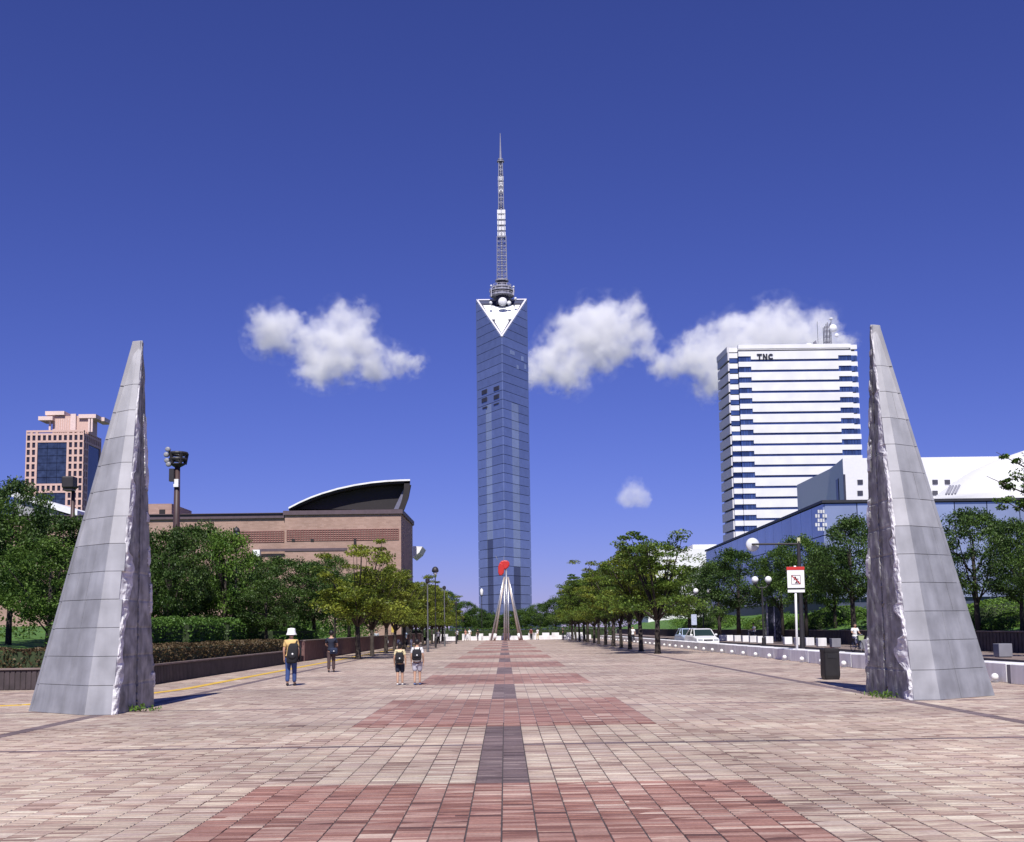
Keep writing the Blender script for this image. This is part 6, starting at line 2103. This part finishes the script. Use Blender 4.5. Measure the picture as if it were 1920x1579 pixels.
# ================================================================== clouds: real volumes far beyond the tower
def cloud(label, Y, puffs, dens, seed, flat=.75):
    """puffs: (u, v, radius in photo pixels)"""
    px = Y / F_PX
    c0 = at(puffs[0][0], puffs[0][1], Y)
    m = bpy.data.materials.new('cloud vapour')
    m.use_nodes = True
    n, l = m.node_tree.nodes, m.node_tree.links
    n.clear()
    out = n.new('ShaderNodeOutputMaterial')
    vol = n.new('ShaderNodeVolumePrincipled')
    vol.inputs['Color'].default_value = (1, 1, 1, 1)
    vol.inputs['Anisotropy'].default_value = -0.3
    l.new(vol.outputs[0], out.inputs['Volume'])
    tc = n.new('ShaderNodeTexCoord')
    wnz = n.new('ShaderNodeTexNoise'); wnz.inputs['Scale'].default_value = 1 / (26 * px); wnz.inputs['Detail'].default_value = 4
    l.new(tc.outputs['Object'], wnz.inputs['Vector'])
    wsb = n.new('ShaderNodeVectorMath'); wsb.operation = 'SUBTRACT'; wsb.inputs[1].default_value = (.5, .5, .5)
    l.new(wnz.outputs['Color'], wsb.inputs[0])
    wsc = n.new('ShaderNodeVectorMath'); wsc.operation = 'SCALE'; wsc.inputs['Scale'].default_value = 62 * px
    l.new(wsb.outputs[0], wsc.inputs[0])
    wad = n.new('ShaderNodeVectorMath'); wad.operation = 'ADD'
    l.new(tc.outputs['Object'], wad.inputs[0]); l.new(wsc.outputs[0], wad.inputs[1])
    bm = bmesh.new()
    acc = None
    rr = random.Random(seed)
    for u, v, r in puffs:
        c = at(u, v, Y) - c0
        c.y += rr.uniform(-.3, .3) * r * px
        R_ = r * px
        bmesh.ops.create_icosphere(bm, subdivisions=3, radius=1.0, matrix=Matrix.Translation(c) @ Matrix.Diagonal((R_ * 1.55 + 8 * px, R_ * 1.55 + 8 * px, R_ * 1.5 + 8 * px, 1)))
        d = n.new('ShaderNodeVectorMath'); d.operation = 'DISTANCE'
        l.new(wad.outputs[0], d.inputs[0]); d.inputs[1].default_value = c
        mr = n.new('ShaderNodeMapRange'); mr.inputs[1].default_value = 0; mr.inputs[2].default_value = R_ * 1.5; mr.inputs[3].default_value = 1.0; mr.inputs[4].default_value = 0.0
        l.new(d.outputs['Value'], mr.inputs[0])
        if acc is None: acc = mr.outputs[0]
        else:
            mx = n.new('ShaderNodeMath'); mx.operation = 'SMOOTH_MAX'; mx.inputs[2].default_value = .15
            l.new(acc, mx.inputs[0]); l.new(mr.outputs[0], mx.inputs[1]); acc = mx.outputs[0]
    nz = n.new('ShaderNodeTexNoise'); nz.inputs['Scale'].default_value = 1 / (38 * px); nz.inputs['Detail'].default_value = 8; nz.inputs['Roughness'].default_value = .66
    ofs = n.new('ShaderNodeVectorMath'); ofs.operation = 'ADD'; ofs.inputs[1].default_value = (seed * 100, 0, 0)
    l.new(tc.outputs['Object'], ofs.inputs[0]); l.new(ofs.outputs[0], nz.inputs['Vector'])
    ma = n.new('ShaderNodeMath'); ma.operation = 'MULTIPLY_ADD'; ma.inputs[1].default_value = 2.5; ma.inputs[2].default_value = -1.42
    l.new(nz.outputs['Fac'], ma.inputs[0])
    ad = n.new('ShaderNodeMath'); ad.operation = 'ADD'
    l.new(acc, ad.inputs[0]); l.new(ma.outputs[0], ad.inputs[1])
    fin = n.new('ShaderNodeMapRange'); fin.inputs[1].default_value = .0; fin.inputs[2].default_value = 1.0; fin.inputs[3].default_value = 0; fin.inputs[4].default_value = dens
    l.new(ad.outputs[0], fin.inputs[0])
    edge = n.new('ShaderNodeMapRange'); edge.interpolation_type = 'SMOOTHSTEP'; edge.inputs[1].default_value = .03; edge.inputs[2].default_value = .30
    l.new(acc, edge.inputs[0])
    pr = n.new('ShaderNodeMath'); pr.operation = 'MULTIPLY'
    l.new(fin.outputs[0], pr.inputs[0]); l.new(edge.outputs[0], pr.inputs[1])
    l.new(pr.outputs[0], vol.inputs['Density'])
    me = bpy.data.meshes.new('cloud')
    bm.to_mesh(me); bm.free()
    me.materials.append(m)
    o = bpy.data.objects.new('cloud', me)
    COL.objects.link(o)
    o.location = c0
    rm = o.modifiers.new('remesh', 'REMESH')
    rm.mode = 'VOXEL'; rm.voxel_size = 7 * px
    tag(o, label, 'cloud')
    return o
CY = 4000.0
cloud('white double-topped cumulus cloud between the library roof and the glass tower', CY, [(516, 622, 40), (498, 632, 30), (545, 610, 26), (640, 612, 38), (668, 602, 32), (628, 640, 40), (575, 645, 30), (590, 668, 34), (640, 675, 42), (610, 692, 34), (700, 678, 34), (745, 678, 26), (775, 680, 18), (575, 700, 22), (565, 630, 26), (600, 640, 26), (665, 640, 34), (680, 655, 30), (560, 655, 22)], .034, 1)
cloud('white cumulus cloud just to the right of the glass tower', CY, [(1120, 610, 48), (1085, 620, 42), (1155, 605, 36), (1188, 588, 28), (1195, 612, 26), (1060, 645, 38), (1110, 655, 44), (1160, 645, 36), (1030, 690, 36), (1065, 700, 36), (1005, 700, 26), (1210, 655, 22), (1100, 630, 44), (1140, 630, 40), (1080, 675, 36), (1040, 670, 34), (1170, 620, 30)], .034, 2)
cloud('broad white cumulus cloud behind the striped office tower', CY, [(1455, 620, 48), (1420, 630, 44), (1380, 640, 44), (1335, 650, 40), (1500, 612, 34), (1540, 612, 30), (1300, 670, 36), (1262, 680, 26), (1340, 690, 44), (1400, 690, 50), (1470, 670, 50), (1530, 655, 40), (1330, 722, 28), (1580, 650, 24), (1360, 665, 44), (1310, 650, 28), (1440, 650, 50), (1235, 690, 18)], .034, 3)
cloud('small faint cloud puff low between the glass tower and the office tower', CY, [(1188, 922, 26), (1175, 928, 20), (1202, 930, 18)], .014, 4)
